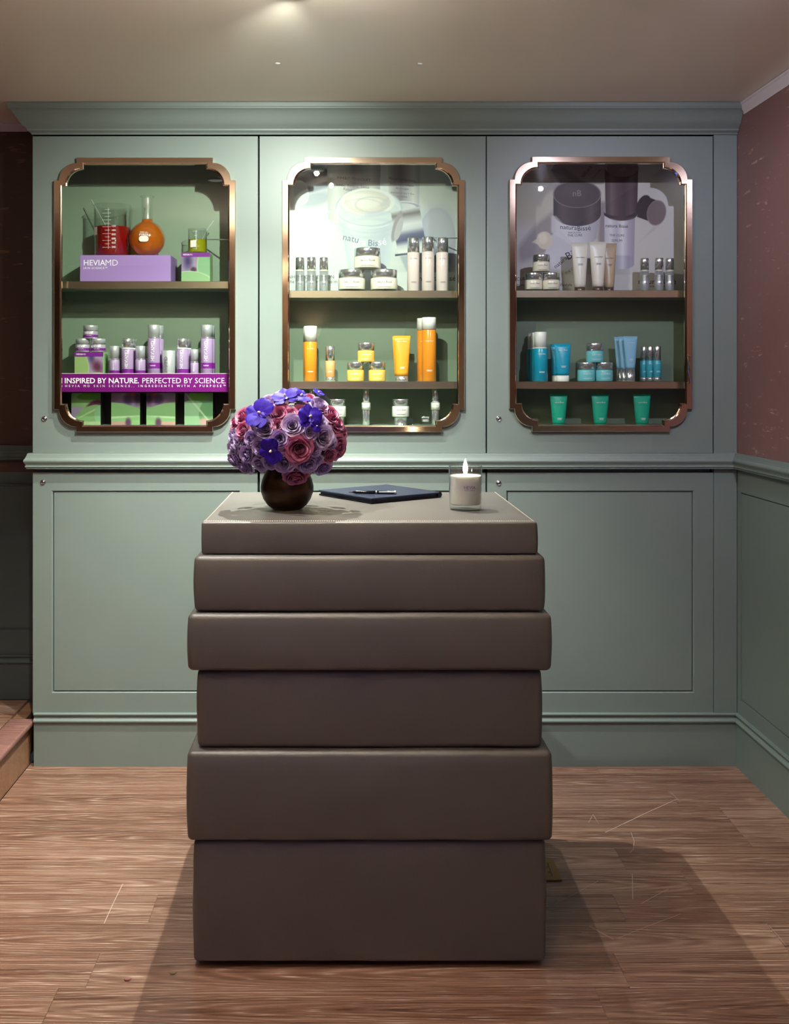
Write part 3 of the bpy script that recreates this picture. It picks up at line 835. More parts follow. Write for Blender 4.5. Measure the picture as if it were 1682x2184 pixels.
DX = (787.5 - VX) * YF / F
DD = 0.624
desk = thing('reception_desk', 'reception desk of six stacked taupe leather boxes standing on the plank floor', 'desk', (DX, YF + DD / 2, 0))
LEV = [(0.0, .970, TOP), (.0145, .8365, .9700), (.0272, .7010, .8365), (.0080, .5140, .7010), (.0290, .3030, .5140), (.0162, .0120, .3030)]
for i, (a, z0, z1) in enumerate(LEV):
    r = .006 if i == 0 else .012
    o = obj('leather_box', soft_box(.3980 + a, DD / 2 + a, z0 + .0006, z1 - .0006, r, i + 1, .0015 if i == 0 else .0035), LEATHER, desk)
o = obj('plinth', box(-.375, .375, -DD / 2 + .02, DD / 2 - .02, 0.0005, .016), BLACKB, desk)
# twin rows of stitches along the front of the top, single rows along its sides
bm = bm_new()
hx, hy = .398, DD / 2
def stitch(x, y, dx, dy, z=TOP + .0002):
    w = .00055
    nx_, ny_ = -dy, dx
    l = math.hypot(dx, dy); nx_, ny_ = nx_ / l * w, ny_ / l * w
    b0 = [bm.verts.new((x - dx / 2 + nx_, y - dy / 2 + ny_, z)), bm.verts.new((x - dx / 2 - nx_, y - dy / 2 - ny_, z)), bm.verts.new((x + dx / 2 - nx_, y + dy / 2 - ny_, z)), bm.verts.new((x + dx / 2 + nx_, y + dy / 2 + ny_, z))]
    t0 = [bm.verts.new((x - dx / 4, y - dy / 4, z + .0007)), bm.verts.new((x + dx / 4, y + dy / 4, z + .0007))]
    bm.faces.new((b0[0], b0[1], t0[0])); bm.faces.new((b0[1], b0[2], t0[1], t0[0])); bm.faces.new((b0[2], b0[3], t0[1])); bm.faces.new((b0[3], b0[0], t0[0], t0[1]))
x = -hx + .006
while x < hx - .006:
    stitch(x, -hy + .0085, .0034, 0); stitch(x, -hy + .0170, .0034, 0); x += .0054
yv = -hy + .02
while yv < hy - .006:
    stitch(-hx + .0075, yv, 0, .0034); stitch(hx - .0075, yv, 0, .0034); yv += .0054
bmesh.ops.recalc_face_normals(bm, faces=bm.faces)
tag(obj('stitching', bm, THREAD, desk), 'cream stitching along the edges of the top', kind='stuff')

# ================================================================ VASE AND FLOWERS
BRONZE = mat('dark_bronze', (62, 46, 34), rough=0.36, metal=0.85, bump=.05, bscale=60, var=.25, vscale=9)
YV = 2.600; SV = YV / F
VXc = (612 - VX) * SV
vase = thing('vase', 'round dark bronze vase holding the bouquet on the desk', 'vase', (VXc, YV, TOP))
prof = [(0, 0), (.034, 0), (.041, .0025), (.052, .012), (.062, .027), (.0685, .046), (.0690, .060), (.0655, .076), (.0590, .092), (.0520, .105), (.0490, .111), (.0460, .111), (.0440, .106), (.050, .09), (.055, .07), (.05, .03), (.03, .008), (0, .006)]
obj('body', lathe(prof, 48, ang=1.2), BRONZE, vase)
CX, CZ = VXc, PZ(936, YV)
RA, RB, RC = .148, .135, .118
FOAM = mat('dark_green_foliage', (34, 48, 30), rough=0.7, bump=.6, bscale=40)
def blob():
    bm = bm_new(); bmesh.ops.create_icosphere(bm, subdivisions=3, radius=1.0)
    for v in bm.verts:
        v.co = Vector((v.co.x * RA * .78, v.co.y * RB * .78, v.co.z * RC * .74))
        if v.co.z < -.05: v.co.x *= .75; v.co.y *= .75
    return smooth(bm)
tag(obj('foliage_ball', blob(), FOAM, None, (CX, YV, CZ)), 'dark leafy filling between the roses of the bouquet', 'foliage')

def petal_mesh(name, r0, r1, h, span, curl, tip, m, ns=13, nt_=13):
    bm = bm_new(); g = []; rim = []
    for j in range(nt_):
        t = j / (nt_ - 1); rowv = []
        for i in range(ns):
            s = -1 + 2 * i / (ns - 1)
            edge = (1 - abs(s) ** 2.6) ** .5 if abs(s) < 1 else 0
            tt = t * (.70 + .30 * edge)
            a = s * span * (.40 + .60 * math.sin(min(1, t * 1.6) * PI / 2))
            r = r0 + (r1 - r0) * (1 - (1 - tt) ** 2.4) + .035 * abs(s) ** 3
            z = h * tt
            k = max(0, tt - .74) / .26
            r += curl * k ** 1.8; z -= curl * .45 * k ** 2.4
            r += tip * k ** 2 * max(0, 1 - abs(s) * 2.2) + .012 * math.sin(s * 5.0 + t * 3 + r1 * 20)
            z += .018 * math.sin(s * 6 + r1 * 31) * t
            rowv.append(bm.verts.new((r * math.cos(a), r * math.sin(a), z))); rim.append(t)
        g.append(rowv)
    for j in range(nt_ - 1):
        for i in range(ns - 1): bm.faces.new((g[j][i], g[j][i + 1], g[j + 1][i + 1], g[j + 1][i]))
    smooth(bm)
    me = bpy.data.meshes.new(name); bm.to_mesh(me); bm.free(); me.materials.append(m)
    at = me.attributes.new('rim', 'FLOAT', 'POINT'); at.data.foreach_set('value', rim)
    return me

def bud_mesh(m):
    """spiral of tightly wound petals seen from above"""
    bm = bm_new(); turns, n = 2.4, 72; lo, hi, mid = [], [], []
    for i in range(n + 1):
        u = i / n; a = u * turns * 2 * PI; r = .03 + .17 * u
        wob = .03 * math.sin(a * 1.45)
        zt = .93 + .03 * u + .03 * math.sin(a * 2.3)
        lo.append(bm.verts.new((r * .8 * math.cos(a), r * .8 * math.sin(a), .2)))
        mid.append(bm.verts.new(((r + wob * .4) * math.cos(a), (r + wob * .4) * math.sin(a), zt - .12)))
        hi.append(bm.verts.new(((r + .02 + wob * .5) * math.cos(a), (r + .02 + wob * .5) * math.sin(a), zt)))
    for i in range(n):
        bm.faces.new((lo[i], lo[i + 1], mid[i + 1], mid[i])); bm.faces.new((mid[i], mid[i + 1], hi[i + 1], hi[i]))
    smooth(bm)
    me = bpy.data.meshes.new('bud'); bm.to_mesh(me); bm.free(); me.materials.append(m)
    return me

def petal_mat(name, base, rim):
    m = bpy.data.materials.new(name); m.use_nodes = True
    nt = m.node_tree; N = nt.nodes; L = nt.links; b = N['Principled BSDF']
    tc = N.new('ShaderNodeTexCoord'); n = N.new('ShaderNodeTexNoise'); n.inputs['Scale'].default_value = 2.5; n.inputs['Detail'].default_value = 5
    L.new(tc.outputs['Object'], n.inputs['Vector'])
    oi = N.new('ShaderNodeObjectInfo')
    ad = N.new('ShaderNodeMath'); ad.operation = 'MULTIPLY_ADD'; ad.inputs[1].default_value = .35; L.new(oi.outputs['Random'], ad.inputs[0]); L.new(n.outputs['Fac'], ad.inputs[2])
    sb = N.new('ShaderNodeMath'); sb.operation = 'SUBTRACT'; sb.inputs[1].default_value = .18; sb.use_clamp = True; L.new(ad.outputs[0], sb.inputs[0])
    mx = N.new('ShaderNodeMix'); mx.data_type = 'RGBA'; mx.inputs[6].default_value = lin(base); mx.inputs[7].default_value = lin(rim)
    ra = N.new('ShaderNodeAttribute'); ra.attribute_name = 'rim'
    pw = N.new('ShaderNodeMath'); pw.operation = 'POWER'; pw.inputs[1].default_value = 3.0; L.new(ra.outputs['Fac'], pw.inputs[0])
    mm = N.new('ShaderNodeMath'); mm.operation = 'MULTIPLY_ADD'; mm.inputs[1].default_value = .6; mm.use_clamp = True; L.new(pw.outputs[0], mm.inputs[0]); L.new(sb.outputs[0], mm.inputs[2])
    L.new(mm.outputs[0], mx.inputs[0])
    L.new(mx.outputs[2], b.inputs['Base Color']); b.inputs['Roughness'].default_value = .45
    b.inputs['Sheen Weight'].default_value = .15
    b.inputs['Subsurface Weight'].default_value = .12; b.inputs['Subsurface Scale'].default_value = .004
    return m
ROSES = {}
for key, base, rim in (('lilac', (136, 102, 170), (186, 160, 208)), ('pale', (154, 122, 184), (204, 184, 220)), ('pink', (150, 58, 104), (196, 112, 148))):
    m = petal_mat(key + '_petal', base, rim)
    ROSES[key] = dict(bud=bud_mesh(m), rings=[
        (petal_mesh('petal', .06, .27, .98, 1.45, .05, .01, m), 3, .3),
        (petal_mesh('petal', .10, .42, .93, 1.25, .09, .02, m), 3, 1.3),
        (petal_mesh('petal', .12, .58, .84, 1.00, .13, .04, m), 4, 0.2),
        (petal_mesh('petal', .14, .74, .70, .86, .17, .07, m), 5, 0.8),
        (petal_mesh('petal', .16, .86, .48, .84, .22, .10, m), 5, 0.1)])
STEMG = mat('stem_green', (70, 96, 52), rough=.5)
SEP = None
def sepal_mesh():
    bm = bm_new()
    for k in range(5):
        a = k * 2 * PI / 5
        c, s = math.cos(a), math.sin(a)
        def q(r, w, z): return bm.verts.new((r * c - w * s, r * s + w * c, z))
        v = [q(.08, -.08, -.05), q(.08, .08, -.05), q(.35, .10, .02), q(.60, 0, .14), q(.35, -.10, .02)]
        bm.faces.new(v)
    me = bpy.data.meshes.new('sepals'); bm.to_mesh(me); bm.free(); me.materials.append(STEMG)
    return me
SEP = sepal_mesh()
STEM_ME = bpy.data.meshes.new('stem'); _b = lathe([(.06, -1.4), (.07, 0.0), (.14, .06), (.2, .18)], 8); _b.to_mesh(STEM_ME); _b.free(); STEM_ME.materials.append(STEMG)

rr = random.Random(3)
def frame_of(nrm, spin):
    q = Vector((0, 0, 1)).rotation_difference(nrm)
    return (q @ Euler((0, 0, spin)).to_quaternion())

def rose(kind, pos, nrm, size, label, group):
    t = thing('rose', label, 'rose', pos, group=group)
    t.rotation_mode = 'QUATERNION'; t.rotation_quaternion = frame_of(nrm.normalized(), rr.uniform(0, 6.28))
    t.scale = (size, size, size)
    d = ROSES[kind]
    obj('bud', d['bud'], None, t)
    for me, n, ph in d['rings']:
        for k in range(n):
            o = obj('petal', me, None, t, None, (rr.uniform(-.06, .06), rr.uniform(-.07, .07), ph + k * 2 * PI / n + rr.uniform(-.12, .12)))
            z = rr.uniform(.94, 1.06); o.scale = (z, z, rr.uniform(.92, 1.08))
    obj('sepals', SEP, None, t); obj('stem', STEM_ME, None, t)
    return t

def dome(px, py, sink=0.0):
    dx = (px - 612) * SV; dz = -(py - 936) * SV
    u, w = dx / RA, dz / RC
    q = u * u + w * w
    if q > .97:
        k = math.sqrt(.97 / q); u *= k; w *= k; q = .97
    yv = -RB * math.sqrt(1 - q)
    n = Vector((u / RA, yv / RB ** 2, w / RC)); n.normalize()
    p = Vector((CX + dx, YV + yv, CZ + dz))
    # keep the position in the picture while sitting nearer the eye than YV
    k = p.y / YV
    p.x *= k; p.z = H + (p.z - H) * k
    return p, n
def Z7(x, y): return 460 + x * .1903, 800 + y * .1903
ROSEL = [
    ('pale', 590, 290, 100, 'back left'), ('pale', 860, 560, 125, ''), ('pale', 560, 600, 112, ''), ('lilac', 715, 712, 98, ''), ('lilac', 390, 715, 85, ''),
    ('lilac', 490, 805, 98, ''), ('pale', 195, 815, 112, ''), ('lilac', 345, 900, 95, ''), ('pale', 1060, 640, 88, ''), ('pale', 1212, 690, 118, ''),
    ('pale', 1180, 530, 85, ''), ('lilac', 1105, 842, 78, ''), ('lilac', 765, 985, 118, ''), ('lilac', 1030, 995, 122, ''), ('lilac', 1215, 1045, 102, ''),
    ('lilac', 605, 985, 85, ''), ('lilac', 495, 1010, 85, ''), ('lilac', 310, 1020, 118, ''), ('pale', 1165, 335, 112, ''), ('pale', 185, 690, 80, ''), ('lilac', 190, 960, 90, ''),
    ('lilac', 1130, 960, 70, ''),
    ('pink', 300, 460, 112, ''), ('pink', 300, 620, 92, ''), ('pink', 720, 430, 112, ''), ('pink', 930, 825, 150, ''), ('pink', 1290, 440, 122, ''), ('pink', 1360, 545, 100, ''),
    ('pink', 1375, 810, 135, ''), ('pink', 1425, 640, 85, ''), ('pink', 895, 1150, 128, ''), ('pink', 1060, 260, 85, ''), ('pink', 655, 250, 70, ''), ('pink', 1280, 900, 95, ''),
    ('pink', 840, 440, 80, ''), ('pink', 690, 560, 75, ''),
    ('pale', 760, 215, 90, ''), ('pale', 900, 235, 85, ''), ('pink', 960, 400, 85, ''), ('pale', 620, 400, 80, ''), ('pink', 210, 520, 80, ''), ('pale', 240, 730, 70, ''), ('pink', 480, 330, 75, ''), ('lilac', 1300, 760, 75, ''),
]
LAB = {'lilac': 'lilac rose in the bronze vase', 'pale': 'pale lavender rose in the bronze vase', 'pink': 'deep mauve pink rose in the bronze vase'}
SPECIAL = {3: 'small lilac rose beside the blue orchid at the heart of the bouquet', 1: 'pale lavender rose at the heart of the bouquet above the big pink rose', 25: 'largest mauve pink rose in the middle of the bouquet', 30: 'mauve pink rose hanging low over the rim of the bronze vase'}
ROSE_OBJS = []
for i, (kind, zx, zy, zr, _) in enumerate(ROSEL):
    px, py = Z7(zx, zy)
    p, n = dome(px, py)
    n = (n + Vector((0, -.35, .0))).normalized()
    size = zr * .1903 * SV * 1.12
    if i == 30: p.y -= .012
    ROSE_OBJS.append((i, kind, p, rose(kind, p - n * size * .62, n, size, SPECIAL.get(i, LAB[kind]), {'lilac': 'lilac roses of the bouquet', 'pale': 'pale lavender roses of the bouquet', 'pink': 'mauve pink roses of the bouquet'}[kind])))
# roses on the far side of the dome
for k in range(11):
    a = PI * (0.08 + .84 * k / 10); el = (.15, .62)[k % 2]
    n = Vector((math.cos(a) * math.cos(el), math.sin(a) * math.cos(el), math.sin(el)))
    p = Vector((CX + n.x * RA, YV + n.y * RB, CZ + n.z * RC))
    kind = ('lilac', 'pink', 'pale')[k % 3]
    rose(kind, p - n * .012, n, .023, 'rose on the cabinet side of the bouquet', 'roses on the far side of the bouquet')

# blue orchids
def orchid_mats():
    m = bpy.data.materials.new('blue_violet_orchid_petal'); m.use_nodes = True
    nt = m.node_tree; N = nt.nodes; L = nt.links; b = N['Principled BSDF']
    tc = N.new('ShaderNodeTexCoord'); v = N.new('ShaderNodeTexVoronoi'); v.inputs['Scale'].default_value = 7; v.feature = 'DISTANCE_TO_EDGE'; L.new(tc.outputs['Object'], v.inputs['Vector'])
    r = N.new('ShaderNodeValToRGB'); r.color_ramp.elements[0].position = 0; r.color_ramp.elements[0].color = lin((30, 3, 120)); r.color_ramp.elements[1].position = .18; r.color_ramp.elements[1].color = lin((48, 10, 150))
    L.new(v.outputs['Distance'], r.inputs[0]); L.new(r.outputs[0], b.inputs['Base Color']); b.inputs['Roughness'].default_value = .6; b.inputs['Specular IOR Level'].default_value = .25
    return m
ORM = orchid_mats()
LIPM = mat('orchid_lip', (52, 22, 140), rough=.5)
COLM = mat('orchid_column', (236, 214, 200), rough=.5)
def opetal(l, w, bend, m):
    bm = bm_new(); g = []
    for j in range(9):
        t = j / 8; hw = w * math.sin((.06 + t * .90) * PI) ** .5 * (.75 + .35 * t)
        rowv = []
        for i in range(7):
            s = -1 + i / 3
            z = bend * math.sin(t * PI * .7) - .12 * s * s * w + .03 * math.sin(s * 5 + t * 4)
            rowv.append(bm.verts.new((.06 + l * (t - .06 * s * s), hw * s, z)))
        g.append(rowv)
    for j in range(8):
        for i in range(6): bm.faces.new((g[j][i], g[j][i + 1], g[j + 1][i + 1], g[j + 1][i]))
    smooth(bm); me = bpy.data.meshes.new('petal'); bm.to_mesh(me); bm.free(); me.materials.append(m)
    return me
OPW, OPN = opetal(.98, .60, .10, ORM), opetal(.98, .44, .04, ORM)
_b = lathe([(0, -.02), (.09, .0), (.11, .10), (.08, .2), (.05, .26), (0, .28)], 12); COLME = bpy.data.meshes.new('column'); _b.to_mesh(COLME); _b.free(); COLME.materials.append(COLM)
LIPME = opetal(.42, .20, -.08, LIPM)
def orchid(zx, zy, zr, label, tilt=(0, 0), spin=0.0):
    px, py = Z7(zx, zy); p, n = dome(px, py)
    n = (n + Vector((tilt[0], -.3, tilt[1]))).normalized()
    s = zr * .1903 * SV
    t = thing('orchid', label, 'orchid', p + n * .010 + Vector((0, -.012, 0)), group='blue violet orchids in the bouquet')
    t.rotation_mode = 'QUATERNION'; t.rotation_quaternion = frame_of(n, spin); t.scale = (s, s, s)
    for a, me, z in ((PI / 2, OPN, -.05), (PI / 2 + 2.2, OPN, -.05), (PI / 2 - 2.2, OPN, -.05), (.25, OPW, .02), (PI - .25, OPW, .02)):
        obj('petal', me, None, t, (0, 0, z), (0, rr.uniform(-.15, .05), a))
    obj('lip', LIPME, None, t, (0, 0, .08), (0, -.25, -PI / 2)); obj('column', COLME, None, t)
orchid(515, 450, 175, 'large blue violet orchid facing out among the pink roses', (0, 0), .9)
orchid(790, 275, 145, 'blue violet orchid at the very top of the bouquet', (-.2, .1), 0.2)
orchid(945, 270, 125, 'blue violet orchid beside the one at the very top of the bouquet', (.3, .3), 2.2)
orchid(1040, 480, 145, 'blue violet orchid between the pale lavender roses and the small pink ones', (.2, 0), .5)
orchid(645, 830, 145, 'blue violet orchid beside the largest mauve pink rose', (-.3, -.1), 1.4)
orchid(1130, 230, 75, 'small blue violet orchid peeking over the crown of the bouquet', (.4, .3), 1.0)
orchid(1110, 570, 70, 'small blue violet orchid bloom among the pale lavender roses', (.2, -.2), 2.0)

# roses next to an orchid are told apart by that orchid
WHICH = [('large outward facing orchid', 515, 450), ('orchid at the very top of the bouquet', 790, 275), ('orchid beside the topmost one', 945, 270), ('orchid between lavender and small pink roses', 1040, 480),
         ('orchid beside the largest pink rose', 645, 830), ('small orchid peeking over the crown', 1130, 230)]
KN = {'lilac': 'lilac rose', 'pale': 'pale lavender rose', 'pink': 'mauve pink rose'}
done = set(SPECIAL)
for wname, zx, zy in WHICH:
    q, _ = dome(*Z7(zx, zy))
    for kind in KN:
        c = sorted((((p - q).length, i, o) for i, k_, p, o in ROSE_OBJS if k_ == kind and i not in done), key=lambda v: v[0])
        if c and c[0][0] < .05:
            done.add(c[0][1]); c[0][2]['label'] = '%s closest to the %s' % (KN[kind], wname)

# ================================================================ FOLDER, PEN, CANDLE, CARD
NAVY = mat('navy_leather', (30, 40, 62), rough=.33, bump=.12, bscale=300, var=.1)
NAVYD = mat('black_navy_edge', (10, 12, 24), rough=.4)
fo = thing('folder', 'navy leather folder lying on the desk under the pen', 'folder', (.078, 2.700, TOP), math.radians(36))
obj('back_cover', box(0, .245, 0, .25, .0004, .0045, .0018, 2), NAVYD, fo)
obj('pages', box(.004, .238, .004, .246, .0045, .0115), mat('page_edge_navy', (24, 30, 56), rough=.6), fo)
obj('front_cover', box(-.001, .245, -.001, .25, .0115, .0155, .0018, 2), NAVY, fo)
obj('spine', tube_path(bm_new(), [(.246, -.001, .0082), (.246, .251, .0082)], .0080, 14), NAVYD, fo)
pen_z = TOP + .0155 + .0048
pn = thing('pen', 'black ballpoint pen with chrome clip lying on the navy folder', 'pen', ((794 - VX) * 2.80 / F, 2.80, pen_z), math.radians(-3))
def rotx(bm):
    bmesh.ops.rotate(bm, verts=bm.verts, cent=(0, 0, 0), matrix=Matrix.Rotation(PI / 2, 3, 'Y')); return bm
BLACKP = mat('black_lacquer', (16, 14, 20), rough=.15, coat=.5)
obj('barrel', rotx(lathe([(0, -.052), (.0030, -.052), (.0044, -.046), (.0047, -.02), (.0047, .012), (.0045, .012)], 20)), BLACKP, pn)
obj('tip', rotx(lathe([(0, -.066), (.0009, -.066), (.0012, -.060), (.0030, -.052), (0, -.052)], 16)), mat('gunmetal', (70, 72, 76), rough=.3, metal=1), pn)
obj('cap', rotx(lathe([(0, .012), (.0048, .012), (.0048, .058), (.0042, .066), (0, .066)], 20)), BLACKP, pn)
obj('ring', rotx(lathe([(.0049, .009), (.0052, .009), (.0052, .013), (.0049, .013)], 20, cap0=False, cap1=False)), CHROME, pn)
obj('clip', box(.018, .066, -.0066, -.0048, -.001, .003, .0006, 1), CHROME, pn)
obj('end_cap', rotx(lathe([(0, .0655), (.0048, .0655), (.0048, .060), (.0052, .060), (.0052, .067), (0, .067)], 20)), CHROME, pn)

YC = 2.592
cd = thing('candle', 'lit white candle in a clear glass tumbler with purple lettering', 'candle', ((992 - VX) * YC / F, YC, TOP))
G_OUT = [(0, .0005), (.0395, .0005), (.0410, .003), (.0432, .113), (.0438, .1145), (.0428, .1150), (.0418, .1145), (.0402, .016), (.038, .0135), (0, .0130)]
obj('tumbler', lathe(G_OUT, 48, ang=1.0), LABGLASS, cd)
WAX = mat('white_wax', (250, 246, 240), rough=.45, sss=.35)
obj('wax', lathe([(0, .0145), (.0375, .0145), (.0395, .0175), (.0411, .087), (.0405, .0885), (.02, .0880), (0, .0878)], 48), WAX, cd)
obj('wick', tube_path(bm_new(), [(0, 0, .087), (.0005, 0, .093), (.002, 0, .097)], .0009, 6), BLACKB, cd)
FLAME = bpy.data.materials.new('flame'); FLAME.use_nodes = True
_b = FLAME.node_tree.nodes['Principled BSDF']; _b.inputs['Base Color'].default_value = (1, .8, .5, 1); _b.inputs['Emission Color'].default_value = (1.0, .78, .52, 1); _b.inputs['Emission Strength'].default_value = 22
obj('flame', lathe([(0, .0905), (.0030, .093), (.0058, .099), (.0066, .105), (.0056, .113), (.0036, .121), (.0016, .128), (0, .132)], 20), FLAME, cd)
ld = bpy.data.lights.new('candle_light', 'POINT'); ld.energy = 1.0; ld.color = (1, .68, .40); ld.shadow_soft_size = .006
lo = bpy.data.objects.new('candle_light', ld); link(lo, cd); lo.location = (0, 0, .106)
text('HEVIA', cd, (.006, 0, .060), PURPINK, name='lettering', width=.030, bend=.0440)
text('MD', cd, (.0285, .0115, .060), mat('pale_grey_ink', (196, 186, 200), rough=.5), width=.0095, rot=0)
text('SKIN SCIENCE', cd, (.006, 0, .0535), PURPINK, width=.026, bend=.0440)

# card lying on the floor behind the desk
cdm = mat('kraft_card', (150, 120, 70), rough=.6)
def fp(px, py): 
    Y = F * H / (py - VY); return Vector(((px - VX) * Y / F, Y, 0))
pA, pB = fp(1180, 1835), fp(1198, 1879)
c2 = thing('card', 'small brown card with dark marks lying on the floor beside the desk', 'card', (0, 0, 0))
bm = bm_new()
q = [fp(1140, 1833), fp(1179, 1836), fp(1198.5, 1879), fp(1145, 1880)]
lowv = [bm.verts.new((v.x, v.y, .0012)) for v in q]; topv = [bm.verts.new((v.x, v.y, .0042)) for v in q]
bm.faces.new(topv); bm.faces.new(lowv[::-1])
for i in range(4): bm.faces.new((lowv[i], lowv[(i + 1) % 4], topv[(i + 1) % 4], topv[i]))
bmesh.ops.recalc_face_normals(bm, faces=bm.faces)
obj('sheet', bm, cdm, c2)
bm = bm_new()
def fq(pts): bm.faces.new([bm.verts.new((fp(*p_).x, fp(*p_).y, .0045)) for p_ in pts])
fq([(1166, 1843), (1168, 1843), (1178.5, 1873), (1176.5, 1873)])
fq([(1168.5, 1862), (1171.5, 1862), (1172.5, 1866), (1169.5, 1866)]); fq([(1165.5, 1851), (1167.5, 1851), (1168, 1854), (1166, 1854)]); fq([(1172, 1871), (1174, 1871), (1174.5, 1873), (1172.5, 1873)])
obj('printed_marks', bm, DARKINK, c2)
# fallen petals / crumbs on the floor
for nm, px, py, colr, lab in (('leaf_scrap', 369, 2077, (90, 104, 30), 'tiny curled green leaf scrap on the floor'), ('petal_scrap', 272, 2091, (130, 20, 50), 'tiny crimson petal scrap on the floor')):
    p = fp(px, py)
    tag(obj(nm, tube_path(bm_new(), [(-.009, .002, .0016), (-.004, -.003, .0016), (.003, -.003, .002), (.009, .003, .003)], [.0004, .0013, .0013, .0004], 6), mat(nm, colr, rough=.6), None, (p.x, p.y, 0)), lab, 'scrap')
# ================================================================ POSTERS
PRINT = vcol_mat('printed_sheet', .45, .3)
YP = 3.7745
def put_poster(cv, px0, px1, py0, zb, label, name='poster', Y=YP):
    w = (px1 - px0) * Y / F; zt = PZ(py0, Y); hgt = zt - zb
    t = thing(name, label, 'poster', (((px0 + px1) / 2 - VX) * Y / F, Y, zb))
    obj('sheet', cv.mesh(w, hgt), PRINT, t)
    obj('backing_board', box(-w / 2, w / 2, .0006, .0046, 0, hgt), WHITEP, t)
    def tx(s, px, py, m, **kw):
        ox = ((px - VX) - ((px0 + px1) / 2 - VX)) * Y / F
        oz = PZ(py, Y) - zb
        if 'wpx' in kw: kw['width'] = kw.pop('wpx') * Y / F
        if 'rot' in kw: kw['rot'] = math.radians(kw['rot'])
        text(s, t, (ox, -.0007, oz), m, **kw)
    return tx

zsh1 = PZ(620, YS) + .0006
# --- middle cabinet
cv = Canvas(598, 332, 996, 627, .9, (224, 231, 228))
Z6 = lambda x, y: (610 + x * .22, 330 + y * .22)
cv.cyl(935, 350, 140, 60, [(224, 231, 228), (196, 206, 190), (188, 198, 180)], alpha=.9, feather=14)
cv.ell(640, 500, 60, 90, (232, 240, 237), feather=40)
cv.ell(930, 395, 60, 60, (212, 220, 214), feather=40)
# fallen chrome cap, upper left
cv.ell(672, 425, 40, 16, (176, 186, 200), ang=-14, feather=12, alpha=.8)
cv.cyl(672, 388, 74, 44, [(210, 214, 214), (66, 66, 72), (52, 54, 62), (196, 200, 206), (226, 230, 232), (128, 134, 150), (150, 158, 176), (214, 220, 226)], ang=-16, along=True)
cv.ell(641, 410, 16, 25, (214, 222, 222), ang=-12); cv.ell(641, 410, 16, 25, (236, 240, 238), ang=-12, ring=1.6)
# two soft bottles behind
cv.cyl(754, 390, 116, 150, [(196, 198, 196), (226, 228, 224), (206, 206, 202), (150, 148, 148), (176, 174, 176), (214, 216, 214), (168, 168, 170)], bow=12, taper=.06)
cv.cyl(861, 382, 70, 120, [(214, 218, 210), (168, 164, 168), (140, 136, 142), (182, 180, 186), (220, 224, 220), (190, 192, 194)], bow=9, taper=.08)
cv.ell(858, 438, 34, 10, (226, 232, 232), alpha=.8); cv.ell(858, 441, 33, 9, (150, 150, 172), ring=1.8, alpha=.8)
cv.ell(752, 462, 60, 18, (206, 214, 222), ring=2.4)
# large cream jar
cv.cyl(786, 500, 132, 128, [(204, 216, 222), (226, 234, 232), (214, 224, 226), (206, 214, 220), (198, 206, 216), (218, 228, 230)], taper=.32, bow=24)
cv.ell(786, 443, 70, 38, (214, 226, 226)); cv.ell(786, 443, 70, 38, (190, 202, 210), ring=1.6)
cv.ell(786, 452, 68, 34, (226, 234, 234), ring=2.0)
cv.ell(786, 470, 62, 26, (196, 204, 214), ring=3.0, alpha=.6); cv.ell(786, 486, 60, 20, (196, 204, 216), ring=5, alpha=.5)
cv.ell(784, 430, 58, 29, (236, 238, 234)); cv.ell(784, 431, 49, 25, (222, 218, 208))
cv.ell(776, 428, 38, 18, (236, 232, 222), feather=8); cv.ell(766, 424, 22, 12, (244, 242, 236), feather=8)
cv.ell(792, 436, 34, 16, (200, 198, 192), ring=2.5, alpha=.6); cv.ell(772, 440, 44, 16, (206, 202, 194), ring=2, alpha=.5)
cv.poly([(806, 440), (828, 418), (831, 440)], (206, 206, 206), .8, 4)
cv.ell(800, 456, 26, 6, (196, 204, 220), ang=-8, alpha=.7, feather=4)
# big chrome cap lying on its side
cv.ell(932, 512, 40, 70, (186, 188, 206)); cv.ell(934, 480, 36, 40, (200, 204, 216), feather=26); cv.ell(936, 560, 30, 30, (146, 148, 178), feather=22)
cv.cyl(872, 494, 62, 98, [(222, 226, 226), (130, 128, 128), (196, 198, 200), (232, 236, 236), (214, 218, 222), (110, 114, 144), (86, 90, 124), (214, 216, 218), (240, 240, 236), (232, 234, 230)], ang=-10, along=True)
cv.ell(846, 482, 8, 34, (164, 160, 164), ang=16); cv.ell(850, 488, 7, 26, (192, 190, 192), ang=16)
cv.cyl(868, 541, 52, 4, [(64, 70, 98), (90, 96, 120), (150, 156, 170)], ang=-6)
cv.poly([(852, 545), (895, 541), (908, 580), (868, 580)], (176, 188, 200), .8, 5)
# caption strip
cv.cyl(797, 606, 400, 52, [(232, 240, 236), (236, 241, 238), (232, 238, 236)], alpha=.95, feather=3)
tx = put_poster(cv, 598, 996, 332, zsh1, 'pale poster of an open cream jar and chrome caps inside the middle cabinet')
tx('INHIBIT-TENSOLIFT', 754, 382, GREYINK, wpx=72, rot=-5)
tx('Inhibe. Rellena. Tensa', 752, 397, GREYINK, wpx=70, rot=-5)
tx('Relax', 741, 404, GREYINK, wpx=18, rot=-8)
tx('INHIBIT-DERMAFILL', 858, 384, GREYINK, wpx=58, rot=-7)
tx('inhibidor y relleno', 857, 394, GREYINK, wpx=50, rot=-6)
tx('de arrugas', 857, 402, GREYINK, wpx=28, rot=-5)
tx('expression line + fine', 858, 412, GREYINK, wpx=50, rot=-5)
tx('complex', 857, 419, GREYINK, wpx=22, rot=-5)
SLATE = mat('slate_blue_ink', (112, 118, 150), rough=.5)
